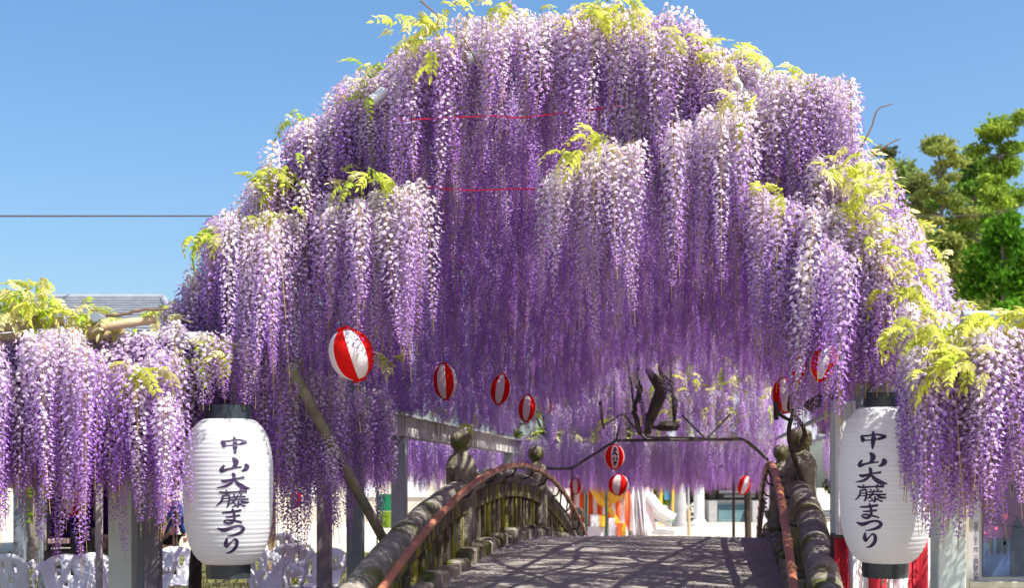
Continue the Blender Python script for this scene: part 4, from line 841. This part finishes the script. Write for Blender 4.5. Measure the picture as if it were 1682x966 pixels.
def person(label, loc, rz, shirt, trousers, hairc, bagc=None, h=1.62):
    root = thing("person", label, "person", loc, None, world_parts=False); root.rotation_euler = (0, 0, rz); k = h / 1.7
    def skin(name, joints, bones, m, parent, sub=2):
        me = bpy.data.meshes.new(name); me.from_pydata([Vector(j[0]) * k for j in joints], bones, []); o = link(name, me, parent); o.matrix_parent_inverse = Matrix()
        o.modifiers.new("skin", 'SKIN'); sv = me.skin_vertices[0].data
        for i, j in enumerate(joints): sv[i].radius = (j[1] * k, (j[2] if len(j) > 2 else j[1]) * k)
        sv[0].use_root = True; md = o.modifiers.new("sub", 'SUBSURF'); md.levels = sub; md.render_levels = sub; me.materials.append(m); return o
    skm = mat("skin", (.42, .24, .17), .55)
    body = skin("body", [((0, 0, .92), .14, .10), ((0, 0, 1.15), .135, .095), ((0, 0, 1.36), .155, .095), ((0, 0, 1.47), .06), ((0, -.01, 1.56), .07, .085), ((0, 0, 1.64), .07, .085),
                         ((-.09, 0, .86), .085), ((-.10, -.02, .48), .06), ((-.10, .01, .09), .042), ((-.11, -.13, .035), .035),
                         ((.09, 0, .86), .085), ((.10, -.02, .48), .06), ((.10, .01, .09), .042), ((.11, -.13, .035), .035),
                         ((-.20, 0, 1.37), .055), ((-.25, .01, 1.10), .043), ((-.23, -.10, .88), .032), ((.20, 0, 1.37), .055), ((.25, .01, 1.10), .043), ((.23, -.10, .88), .032)],
                [(0, 1), (1, 2), (2, 3), (3, 4), (4, 5), (0, 6), (6, 7), (7, 8), (8, 9), (0, 10), (10, 11), (11, 12), (12, 13), (2, 14), (14, 15), (15, 16), (2, 17), (17, 18), (18, 19)], skm, root)
    skin("jacket", [((0, 0, .86), .165, .125), ((0, 0, 1.13), .155, .115), ((0, 0, 1.37), .172, .112), ((0, 0, 1.46), .078), ((-.21, 0, 1.385), .07), ((-.255, .01, 1.10), .058), ((-.235, -.09, .92), .046), ((.21, 0, 1.385), .07), ((.255, .01, 1.10), .058), ((.235, -.09, .92), .046)],
         [(0, 1), (1, 2), (2, 3), (2, 4), (4, 5), (5, 6), (2, 7), (7, 8), (8, 9)], shirt, root)
    skin("trousers", [((0, 0, .93), .15, .112), ((-.09, 0, .84), .1), ((-.10, -.02, .48), .075), ((-.10, .01, .10), .06), ((.09, 0, .84), .1), ((.10, -.02, .48), .075), ((.10, .01, .10), .06)], [(0, 1), (1, 2), (2, 3), (0, 4), (4, 5), (5, 6)], trousers, root)
    MB().lathe([(0, .14), (.06, .13), (.092, .09), (.1, .03), (.095, -.03), (.08, -.08), (.05, -.10), (0, -.10)], 16, Vector((0, .03, 1.61)) * k).build("hair", hairc, root)
    b = MB()
    for sx in (-1, 1):
        for f in range(4): b.tube([Vector((sx * (.235 + .004 * f), -.075 - .018 * f, .86)) * k, Vector((sx * (.235), -.085 - .018 * f, .82)) * k, Vector((sx * .225, -.09 - .016 * f, .79 + .005 * (f % 2))) * k], [.0095, .009, .007], 6)
        b.tube([Vector((sx * .225, -.15, .87)) * k, Vector((sx * .21, -.165, .84)) * k, Vector((sx * .20, -.165, .82)) * k], [.01, .0095, .008], 6)
    b.build("fingers", skm, root)
    b = MB(); b.tube([Vector((0, -.085, 1.60)) * k, Vector((0, -.108, 1.575)) * k, Vector((0, -.09, 1.565)) * k], [.008, .013, .008], 6); b.build("nose", skm, root)
    return root
pb = person("person in a blue jacket standing behind the grey pergola posts", (P(277, 800, 20.5).x, 20.5, .0), 2.6, mat("blue_jacket", (.015, .06, .20), .8, (.03, .09, .26), 6), mat("dark_trousers", (.02, .02, .025), .85), mat("dark_hair", (.015, .012, .01), .6), h=1.6)
bag = thing("shoulder_bag", "tan shoulder bag at the hip of the person in blue", "bag", P(272, 912, 20.2)); c = P(272, 909, 20.2)
MB().cbox(c, (.20, .10, .22), .03).build("bag_body", mat("tan_canvas", (.38, .20, .11), .8)[0] if False else mat("tan_canvas", (.38, .20, .11), .8), bag); MB().tube(catmull([c + Vector((-.08, 0, .1)), c + Vector((-.02, .06, .36)), c + Vector((.08, .1, .5)), c + Vector((.1, .05, .1))], 5), .012, 6).build("strap", mat("tan_canvas", (.38, .2, .11), .8), bag)

# ------------------------------------------------------------------ far beyond the bridge: stall, slide, pillars, shrine
st = thing("festival_stall", "festival stall with orange and white striped curtain and a yellow drape", "stall", P(990, 800 + FX * H / 40, 40))
x = 936; k = 0
while x < 1040:
    w = 8 if k % 2 == 0 else 7; b = MB(); vs = []; fs = []
    for j in range(2):
        for i in range(4): q = P(x + w * i / 3, 798 if j else 872, 40.6); q.y += .05 * math.sin((x + w * i / 3) * .5); vs.append(q)
    for i in range(3): fs.append((i, i + 1, 5 + i, 4 + i))
    o = b.add(vs, fs).build("curtain_strip", (M_CLOTHO, M_CLOTHW)[k % 2], st); md = o.modifiers.new("thick", 'SOLIDIFY'); md.thickness = .01; x += w; k += 1
b = MB(); vs = []; fs = []
for i in range(17):
    f = i / 16; xx = 972 + 62 * f; sag = 26 * (1 - (2 * f - 1) ** 2); vs += [P(xx, 800, 40.2), P(xx, 802 + sag, 40.1)]
for i in range(16): fs.append((2 * i, 2 * i + 1, 2 * i + 3, 2 * i + 2))
o = b.add(vs, fs).build("yellow_drape", M_YEL, st); md = o.modifiers.new("thick", 'SOLIDIFY'); md.thickness = .01
b = MB(); b.tube([P(972, 800, 40), P(988, 826, 40), P(1000, 830, 40)], .10, 6); b.build("yellow_sash", M_YEL, st); b = MB(); b.tube([P(1000, 834, 40), P(1010, 852, 40), P(1020, 868, 40)], .07, 6); b.build("yellow_sash", M_YEL, st)
sbox(st, "counter", 952, 1030, 866, 800 + FX * H / 40, 40, 1.0, M_CLOTHW); sbox(st, "white_box", 970, 984, 846, 866, 39.9, .25, M_WPAINT); sbox(st, "yellow_box", 984, 995, 846, 866, 39.9, .25, M_YEL); sbox(st, "striped_box", 1000, 1010, 852, 884, 39.9, .25, M_WPAINT); sbox(st, "orange_box", 1014, 1022, 860, 884, 39.9, .25, M_CLOTHO); sbox(st, "yellow_crate", 1020, 1028, 860, 884, 39.9, .25, M_YEL)
sbox(st, "awning", 930, 1040, 788, 798, 39.6, 1.6, M_CLOTHW)
for x, y0, D, lab in ((963, 790, 37, "thin dark green pole standing left of the lettered lantern"), (996, 788, 36, "thin dark green pole standing under the lettered lantern")):
    tag(MB().tube([P(x, y0 - 40, D), P(x, 800 + FX * H / D, D)], .035, 8).build("green_pole", M_GREENP), lab, "pole", "green poles by the stall")
tent = thing("tent", "white gathered tent cloth hanging beside the striped stall", "tent", P(1045, 800 + FX * H / 42, 42))
for (xa, xb, xc, xd) in ((1030, 1040, 1032, 1050), (1041, 1048, 1052, 1062), (1052, 1056, 1054, 1064)):
    b = MB(); vs = []; fs = []
    for j in range(7):
        f = j / 6
        for i in range(7): g = i / 6; q = P((xa + (xb - xa) * g) * (1 - f) + (xc + (xd - xc) * g) * f, 785 + 98 * f, 42); q.y += .15 * math.sin(g * 9) * (.3 + f); vs.append(q)
    for j in range(6):
        for i in range(6): a = j * 7 + i; fs.append((a, a + 7, a + 8, a + 1))
    o = b.add(vs, fs).build("cloth_fall", M_CLOTHW, tent); md = o.modifiers.new("thick", 'SOLIDIFY'); md.thickness = .015
MB().tube([P(1046, 778, 42), P(1046, 800 + FX * H / 42, 42)], .03, 6).build("tent_pole", M_PIPE, tent)
sd = thing("inflatable_slide", "white inflatable slide curving down to the right by the tent", "slide", P(1080, 800 + FX * H / 46, 46))
for off in (0, .55):
    c = catmull([P(1058, 812, 46), P(1066, 818, 46), P(1080, 836, 46), P(1094, 846, 46), P(1105, 852, 46)], 5); MB().tube([p + Vector((0, off, 0)) for p in c], .13, 10).build("side_tube", M_WPAINT, sd)
c = catmull([P(1058, 816, 46.3), P(1066, 822, 46.3), P(1080, 840, 46.3), P(1094, 850, 46.3), P(1105, 856, 46.3)], 5); MB().tube(c, .12, 8, flat=2.2).build("chute", M_WPAINT, sd)
MB().tube([P(1060, 800, 46.3), P(1058, 840, 46.3), P(1060, 800 + FX * H / 46.3, 46.3)], [.25, .32, .36], 12).build("tower", mat("pale_pink_vinyl", (.75, .55, .56), .5), sd); sbox(sd, "foot", 1098, 1106, 850, 858, 46, .6, mat("green_vinyl", (.05, .35, .10), .5)); sbox(sd, "base_mat", 1066, 1108, 872, 878.5, 46, 1.0, M_CONC)
gt = thing("gatepost", "grey round concrete gate pillar left of the white one", "pillar", P(1117, 866, 55)); MB().tube([P(1117, 770, 55), P(1117, 868, 55)], [.21, .25], 16).build("shaft", M_CONC, gt); MB().tube([P(1117, 858, 55), P(1117, 868, 55)], .32, 16).build("foot", M_CONC, gt)
gt = thing("gatepost", "white round gate pillar on a white round foot before the shrine steps", "pillar", P(1148, 866, 55)); MB().tube([P(1148, 770, 55), P(1148, 866, 55)], .20, 16).build("shaft", M_WPAINT, gt); MB().lathe([(0, .28), (.24, .28), (.30, .16), (.34, .14), (.36, 0), (0, 0)], 20, P(1148, 866, 55)).build("foot", M_WPAINT, gt)
ps = thing("marker_pole", "thin pale pole with a tan wooden sleeve in front of the white pillar", "pole", P(1131, 800 + FX * H / 45, 45)); MB().tube([P(1130, 780, 45), P(1131, 840, 45)], .035, 8).build("pole_shaft", M_CONC, ps); MB().tube([P(1131, 838, 45), P(1132, 800 + FX * H / 45, 45)], .055, 8).build("sleeve", mat("tan_wood", (.5, .36, .2), .7), ps)
sh = thing("shrine_hall", "dark timber shrine hall with teal stone steps behind the pillars", "building", P(1215, 800 + FX * H / 62, 62)); DS = 62
sbox(sh, "wall", 1120, 1330, 730, 826, DS + 3, .3, M_WOODD); sbox(sh, "platform", 1158, 1300, 822, 800 + FX * H / DS, DS + .9, 2, mat("pale_stone_wall", (.40, .38, .31), .9))
for k in range(6): sbox(sh, "step", 1180, 1243, 829 + k * 5, 800 + FX * H / DS, DS + .75 - k * .15, .15 + .02, M_TEAL)
sbox(sh, "railing_beam", 1182, 1240, 806, 811, DS + 1.0, .2, M_CONC); sbox(sh, "railing_beam", 1182, 1240, 813, 818, DS + 1.2, .3, M_CONC); sbox(sh, "eave", 1100, 1340, 722, 732, DS - .5, 5, M_TILE)
for x in (1168, 1182, 1243, 1290): sbox(sh, "column", x, x + 7, 732, 823, DS + 1.1, .2, M_WOODD)
for x in (1164, 1236): sbox(sh, "stair_pedestal", x, x + 14, 824, 800 + FX * H / DS, DS - .4, .7, M_CONC)
b = MB(); a0, a1 = P(1090, 722, DS - .6), P(1350, 722, DS - .6); b.add([a0, a1, P(1320, 640, DS + 3), P(1120, 640, DS + 3), P(1350, 722, DS + 8), P(1090, 722, DS + 8)], [(0, 1, 2, 3), (2, 1, 4), (3, 2, 4, 5), (0, 3, 5)]); b.build("roof", M_TILE, sh, smooth=False)
bn = thing("banner", "white vertical banner with a red top beside the right handrail", "banner", P(1256, 800 + FX * H / 40, 40)); sbox(bn, "cloth", 1250, 1263, 797, 860, 40, .03, M_CLOTHW); sbox(bn, "red_top", 1250, 1263, 785, 796.5, 40, .03, M_RED); MB().tube([P(1264.5, 780, 40), P(1264.5, 800 + FX * H / 40, 40)], .03, 6).build("pole", M_PIPE, bn)
b = MB()
for k in range(6): b.box(P(1258, 806 + k * 7, 39.97), (.09, .01, .075))
b.build("lettering", M_INK, bn, smooth=False)
pl = thing("playground_frame", "yellow framed play panel with a blue board left of the grey pillar", "play panel", P(1095, 800 + FX * H / 58, 58)); sbox(pl, "post", 1083, 1088, 788, 800 + FX * H / 58, 58, .15, M_YEL); sbox(pl, "post", 1104, 1108, 788, 800 + FX * H / 58, 58, .15, M_YEL); sbox(pl, "board", 1091, 1103, 800, 822, 58.1, .08, mat("blue_board", (.06, .22, .36), .6))
gr = thing("garland", "garland of yellow and orange paper flags strung below the far blossom", "garland", P(1080, 790, 50))
for k in range(14): c = P(1046 + 8 * k, 792 + 4 * math.sin(k * 1.1) - k * .5, 50); MB().box(c, (.17, .02, .17), Matrix.Rotation(.7 + k, 3, 'Y')).build("flag", (M_YEL, M_CLOTHO, M_CLOTHR)[k % 3], gr, smooth=False)
MB().tube([P(1030, 788, 50), P(1100, 786, 50), P(1166, 782, 50)], .012, 5).build("cord", M_CORD, gr)

# ------------------------------------------------------------------ houses at the left, cable
hs = thing("house", "house with a grey tiled roof behind the left pergola", "house", (P(190, 800, 33).x, 33, 0))
R0, R1 = P(60, 492, 35), P(268, 492, 35); E0, E1 = P(30, 545, 31.5), P(296, 545, 31.5)
nco = 13
for k in range(nco):
    f0, f1 = k / nco, (k + 1) / nco; a, c2 = E0.lerp(R0, f0), E1.lerp(R1, f0); d, e = E0.lerp(R0, f1 + .02), E1.lerp(R1, f1 + .02); up = Vector((0, -.015, .04))
    MB().add([a + up, c2 + up, e, d, a, c2], [(0, 1, 2, 3), (4, 5, 1, 0)]).build("tile_course", M_TILE, hs, smooth=False)
bk0, bk1 = Vector((E0.x, 38.5, E0.z)), Vector((E1.x, 38.5, E1.z)); MB().add([R0, R1, bk1, bk0, E1, E0], [(0, 1, 2, 3), (1, 4, 2), (0, 3, 5)]).build("roof_back", M_TILE, hs, smooth=False)
MB().tube([R0 + Vector((0, 0, .03)), R1 + Vector((0, 0, .03))], .10, 8).build("ridge_tile", M_TILE, hs); MB().tube([R1 + Vector((0, 0, .03)), E1 + Vector((0, 0, .05))], .08, 8).build("hip_tile", M_TILE, hs)
MB().box(((E0.x + E1.x) / 2, 35, E0.z / 2), (E1.x - E0.x - .8, 6, E0.z)).build("wall", M_CREAM, hs, smooth=False)
for xx in (-10.6, -8.9): 
    w = MB().cbox((xx, 31.97, 1.35), (1.2, .06, 1.1), .01).build("window", M_WOODD, hs, smooth=False); MB().cbox((xx, 31.93, 1.35), (1.04, .02, .94), .004).build("pane", mat("window_glass", (.05, .07, .09), .08), w).matrix_parent_inverse = Matrix.Translation(-hs.location)
h2 = thing("long_building", "long cream building across the sunny yard behind the left pergola", "building", (-8, 62, 0)); 
MB().box((-9, 64, 1.6), (22, 4, 3.2)).build("wall", M_CREAM, h2, smooth=False); MB().cbox((-9, 64, 3.3), (23, 5, .2), .03).build("roof", M_TILE, h2, smooth=False)
for k in range(9): w = MB().cbox((-18 + 2.3 * k, 61.97, 1.7), (1.1, .08, 1.2), .01).build("window", M_WPAINT, h2, smooth=False)
tag(MB().tube([(-14, 30, H + 445 / FX * 30), (45, 92, H + 446 / FX * 92)], .02, 6).build("power_cable", M_DARKM), "thin dark power cable crossing the sky at the left", "cable")
gb = thing("green_banner", "green banner with a yellow green lower half behind the pale arbor post", "banner", P(632, 800 + FX * H / 30, 30)); sbox(gb, "upper_cloth", 621, 643, 812, 840, 30, .03, mat("green_cloth", (.01, .22, .09), .8)); sbox(gb, "lower_cloth", 621, 643, 840.5, 868, 30, .03, mat("lime_cloth", (.22, .36, .03), .8)); MB().tube([P(619.5, 806, 30), P(619.5, 800 + FX * H / 30, 30)], .02, 6).build("pole", M_GREENP, gb)

# ------------------------------------------------------------------ trees
def leaf_cloud(b_v, b_f, b_c, clumps, per, size, c0, c1, flat=1.0, seed=1):
    r = np.random.default_rng(seed)
    for (cx, cy_, cz, cr) in clumps:
        n = int(per * cr ** 2); d = r.normal(size=(n, 3)); d /= np.linalg.norm(d, axis=1)[:, None]; rad = cr * r.uniform(.12, 1.0, n)[:, None] ** .5 * np.exp(r.normal(0, .16, (n, 1)))
        p = d * rad * np.array((1, 1, flat)) + np.array((cx, cy_, cz)); cl = r.uniform(.0, 1)
        u = r.normal(size=(n, 3)); u /= np.linalg.norm(u, axis=1)[:, None]; v = np.cross(u, r.normal(size=(n, 3))); v /= np.linalg.norm(v, axis=1)[:, None]
        sz = size * r.uniform(.6, 1.3, n)[:, None]
        k = len(b_v) if not b_v else sum(len(q) for q in b_v)
        pts = np.stack([p - u * sz, p + v * sz * .5, p + u * sz, p - v * sz * .5], 1).reshape(-1, 3)
        b_v.append(pts); b_f.append((np.arange(n * 4).reshape(-1, 4) + k))
        c = (np.array(c0)[None] * (1 - cl) + np.array(c1)[None] * cl) * r.uniform(.7, 1.3, n)[:, None]; b_c.append(np.repeat(c * 1.3, 4, 0))
def crown(root, clumps, per, size, c0, c1, flat=1.0, seed=1):
    V, F, Cc = [], [], []; leaf_cloud(V, F, Cc, clumps, per, size, c0, c1, flat, seed)
    V = np.concatenate(V); F = np.concatenate(F); Cc = np.concatenate(Cc)
    me = bpy.data.meshes.new("crown"); me.from_pydata(V.tolist(), [], F.tolist()); ca = me.color_attributes.new("Col", 'FLOAT_COLOR', 'POINT'); arr = np.ones((len(V), 4)); arr[:, :3] = np.clip(Cc, 0, 1); ca.data.foreach_set("color", arr.ravel()); me.materials.append(M_PINE); me.update()
    return link("crown", me, root)
M_TRUNK = mat("grey_tree_bark", (.13, .11, .09), .9, (.24, .21, .18), 3)
def broad_tree(label, px, py_top, D, width_px, c0, c1, seed, py_low=None, group="trees beyond the arbor", size=.16, per=420):
    r = random.Random(seed); base = P(px, 800, D); base.z = 0; ht = H + (800 - py_top) / FX * D; w = width_px / FX * D / 2; low = H + (800 - (py_low or 700)) / FX * D
    root = thing("broadleaf_tree", label, "tree", base, group, world_parts=False); cl = []
    for i in range(34):
        z = low + (ht - low) * r.random() ** .8; f = (z - low) / (ht - low); ww = w * (1 - f ** 2.2 * .85) * (0.6 + .4 * min(1, f * 4)); a = r.uniform(0, 6.28); q = ww * r.random() ** .5; cr = w * r.uniform(.17, .36)
        cl.append((q * math.cos(a), q * math.sin(a), min(z, ht - cr * .7), cr))
    crown(root, cl, per, size, c0, c1, .8, seed)
    MB().tube([(0, 0, 0), (.1, 0, ht * .3), (-.05, .05, ht * .6), (0, 0, ht * .85)], [.32, .24, .14, .05], 8).build("trunk", M_TRUNK, root)
    for i in range(6):
        q = cl[r.randrange(len(cl))]; MB().tube([(0, 0, ht * r.uniform(.25, .5)), (q[0] * .5, q[1] * .5, q[2] * .8), q[:3]], [.12, .08, .03], 6).build("limb", M_TRUNK, root)
    return root
def pine_tree(label, px, py_top, D, width_px, c0, c1, seed, lowf=.45, pads=26, group="trees beyond the arbor", size=.12, per=760):
    r = random.Random(seed); base = P(px, 800, D); base.z = 0; ht = H + (800 - py_top) / FX * D; w = width_px / FX * D / 2
    root = thing("pine_tree", label, "tree", base, group, world_parts=False); cl = []
    lean = r.uniform(-.4, .4); tr = lambda z: Vector((lean * math.sin(z / ht * 3), lean * .5 * math.sin(z / ht * 2 + 1), z))
    MB().tube([tr(ht * k / 8) for k in range(9)], [.30 - .26 * k / 8 for k in range(9)], 8).build("trunk", M_TRUNK, root)
    for i in range(pads):
        z = ht * (lowf + (1 - lowf) * (i + r.random()) / pads) - .3; f = max(0, (z / ht - lowf) / (1 - lowf)); ww = w * (1 - .62 * f ** 1.6) * r.uniform(.25, 1.0); a = r.uniform(0, 6.28); cr = w * r.uniform(.12, .22)
        t0 = tr(z - ww * .25); e = tr(z) + Vector((ww * math.cos(a), ww * math.sin(a), r.uniform(-.1, .3)))
        MB().tube([t0, t0.lerp(e, .6) + Vector((0, 0, .1)), e], [.07, .05, .02], 5).build("limb", M_TRUNK, root)
        cl.append((e.x, e.y, e.z + .1, cr)); e2 = tr(z).lerp(e, .65); cl.append((e2.x + r.gauss(0, .3), e2.y + r.gauss(0, .3), e2.z + r.uniform(0, .4), cr * .8))
    cl.append((*tr(ht - .4), w * .28)); crown(root, cl, per, size, c0, c1, .55, seed); return root
G1, G2 = (.055, .10, .02), (.13, .19, .03)
pine_tree("tall green pine with a flat top tuft, the highest tree at the right edge", 1645, 193, 70, 215, (.11, .19, .025), (.25, .33, .045), 21, .40, 46)
pine_tree("slender brownish pine left of the tallest one", 1540, 226, 74, 200, (.17, .23, .05), (.31, .32, .09), 22, .30, 48)
pine_tree("small grey green pine top just right of the wisteria shoulder", 1445, 236, 80, 110, (.06, .08, .04), (.12, .13, .05), 23, .4, 34)
pine_tree("dark green pine filling the gap between the brownish pine and the tallest pine", 1600, 265, 78, 230, (.11, .21, .035), (.22, .32, .055), 24, .3, 50)
pine_tree("low dull pine with bare trunk standing behind the brownish one", 1505, 295, 82, 200, (.12, .15, .045), (.22, .23, .07), 25, .2, 40)
broad_tree("bright green rounded camphor like tree in front of the pines at the right", 1650, 352, 60, 190, (.045, .13, .01), (.10, .23, .02), 31, 640, size=.17, per=420)
broad_tree("olive broadleaf tree below the brownish pine", 1550, 385, 66, 210, (.13, .17, .04), (.24, .25, .065), 32, 680)
broad_tree("yellow green leafy tree seen through the tresses past the left of the vine trunk", 1010, 540, 75, 330, (.20, .26, .03), (.36, .40, .06), 33, 815)
broad_tree("yellow green leafy tree seen through the tresses past the right of the vine trunk", 1150, 525, 78, 330, (.22, .27, .04), (.40, .42, .07), 34, 815)
broad_tree("dark green tree behind the shrine hall roof", 1270, 570, 80, 150, (.08, .13, .03), (.18, .22, .04), 35, 760)  # darker greens than the yellow green trees
broad_tree("leafy tree beyond the left end of the far pergola", 900, 600, 80, 160, (.09, .14, .03), (.2, .24, .04), 36, 780)
broad_tree("pale olive tree filling the gap beside the right shoulder of the wisteria", 1500, 330, 88, 190, (.14, .19, .05), (.26, .29, .08), 39, 720)
broad_tree("mid green leafy tree behind the bright rounded tree at the right edge", 1620, 300, 84, 230, (.10, .18, .035), (.20, .28, .05), 40, 700)
broad_tree("soft green tree top rising just beside the right shoulder of the wisteria", 1478, 262, 90, 150, (.12, .17, .045), (.22, .26, .07), 43, 640)
broad_tree("low dark green tree seen in the gap right of the right stone post", 1395, 620, 68, 150, (.05, .09, .02), (.12, .17, .03), 41, 850)
sbh = broad_tree("bright yellow green shrub by the cream house at the far left", 58, 795, 27, 46, (.18, .30, .02), (.32, .44, .04), 37, 860, "shrubs by the house", .06, 1500)
broad_tree("round green bush behind the inflatable slide", 1104, 812, 60, 30, (.02, .15, .02), (.05, .26, .03), 38, 860, "shrubs by the house", .06, 900)

# ------------------------------------------------------------------ fallen petals on the road
b = MB()
for i in range(3800):
    s = -7.5 + 10 * rng.random(); t = rng.choice((-1, 1)) * (1.34 - abs(rng.gauss(0, .28))) if rng.random() < .7 else rng.uniform(-1.3, 1.3)
    if abs(t) > 1.34: continue
    z = road_z(s) + .03 * (1 - (t / W) ** 2) + .004; a = rng.uniform(0, 6.28); r_ = rng.uniform(.006, .014); c = BR(s, t, z)
    b.add([c + Vector((r_ * math.cos(a + q), r_ * math.sin(a + q), rng.uniform(0, .008))) for q in (0, 1.5, 3.1, 4.6)], [(0, 1, 2, 3)], rng.randrange(2))
b.build("fallen_petals", [mat("dried_petal", (.42, .36, .42), .8), mat("fresh_petal", (.55, .45, .62), .8)], kind="stuff", smooth=False)
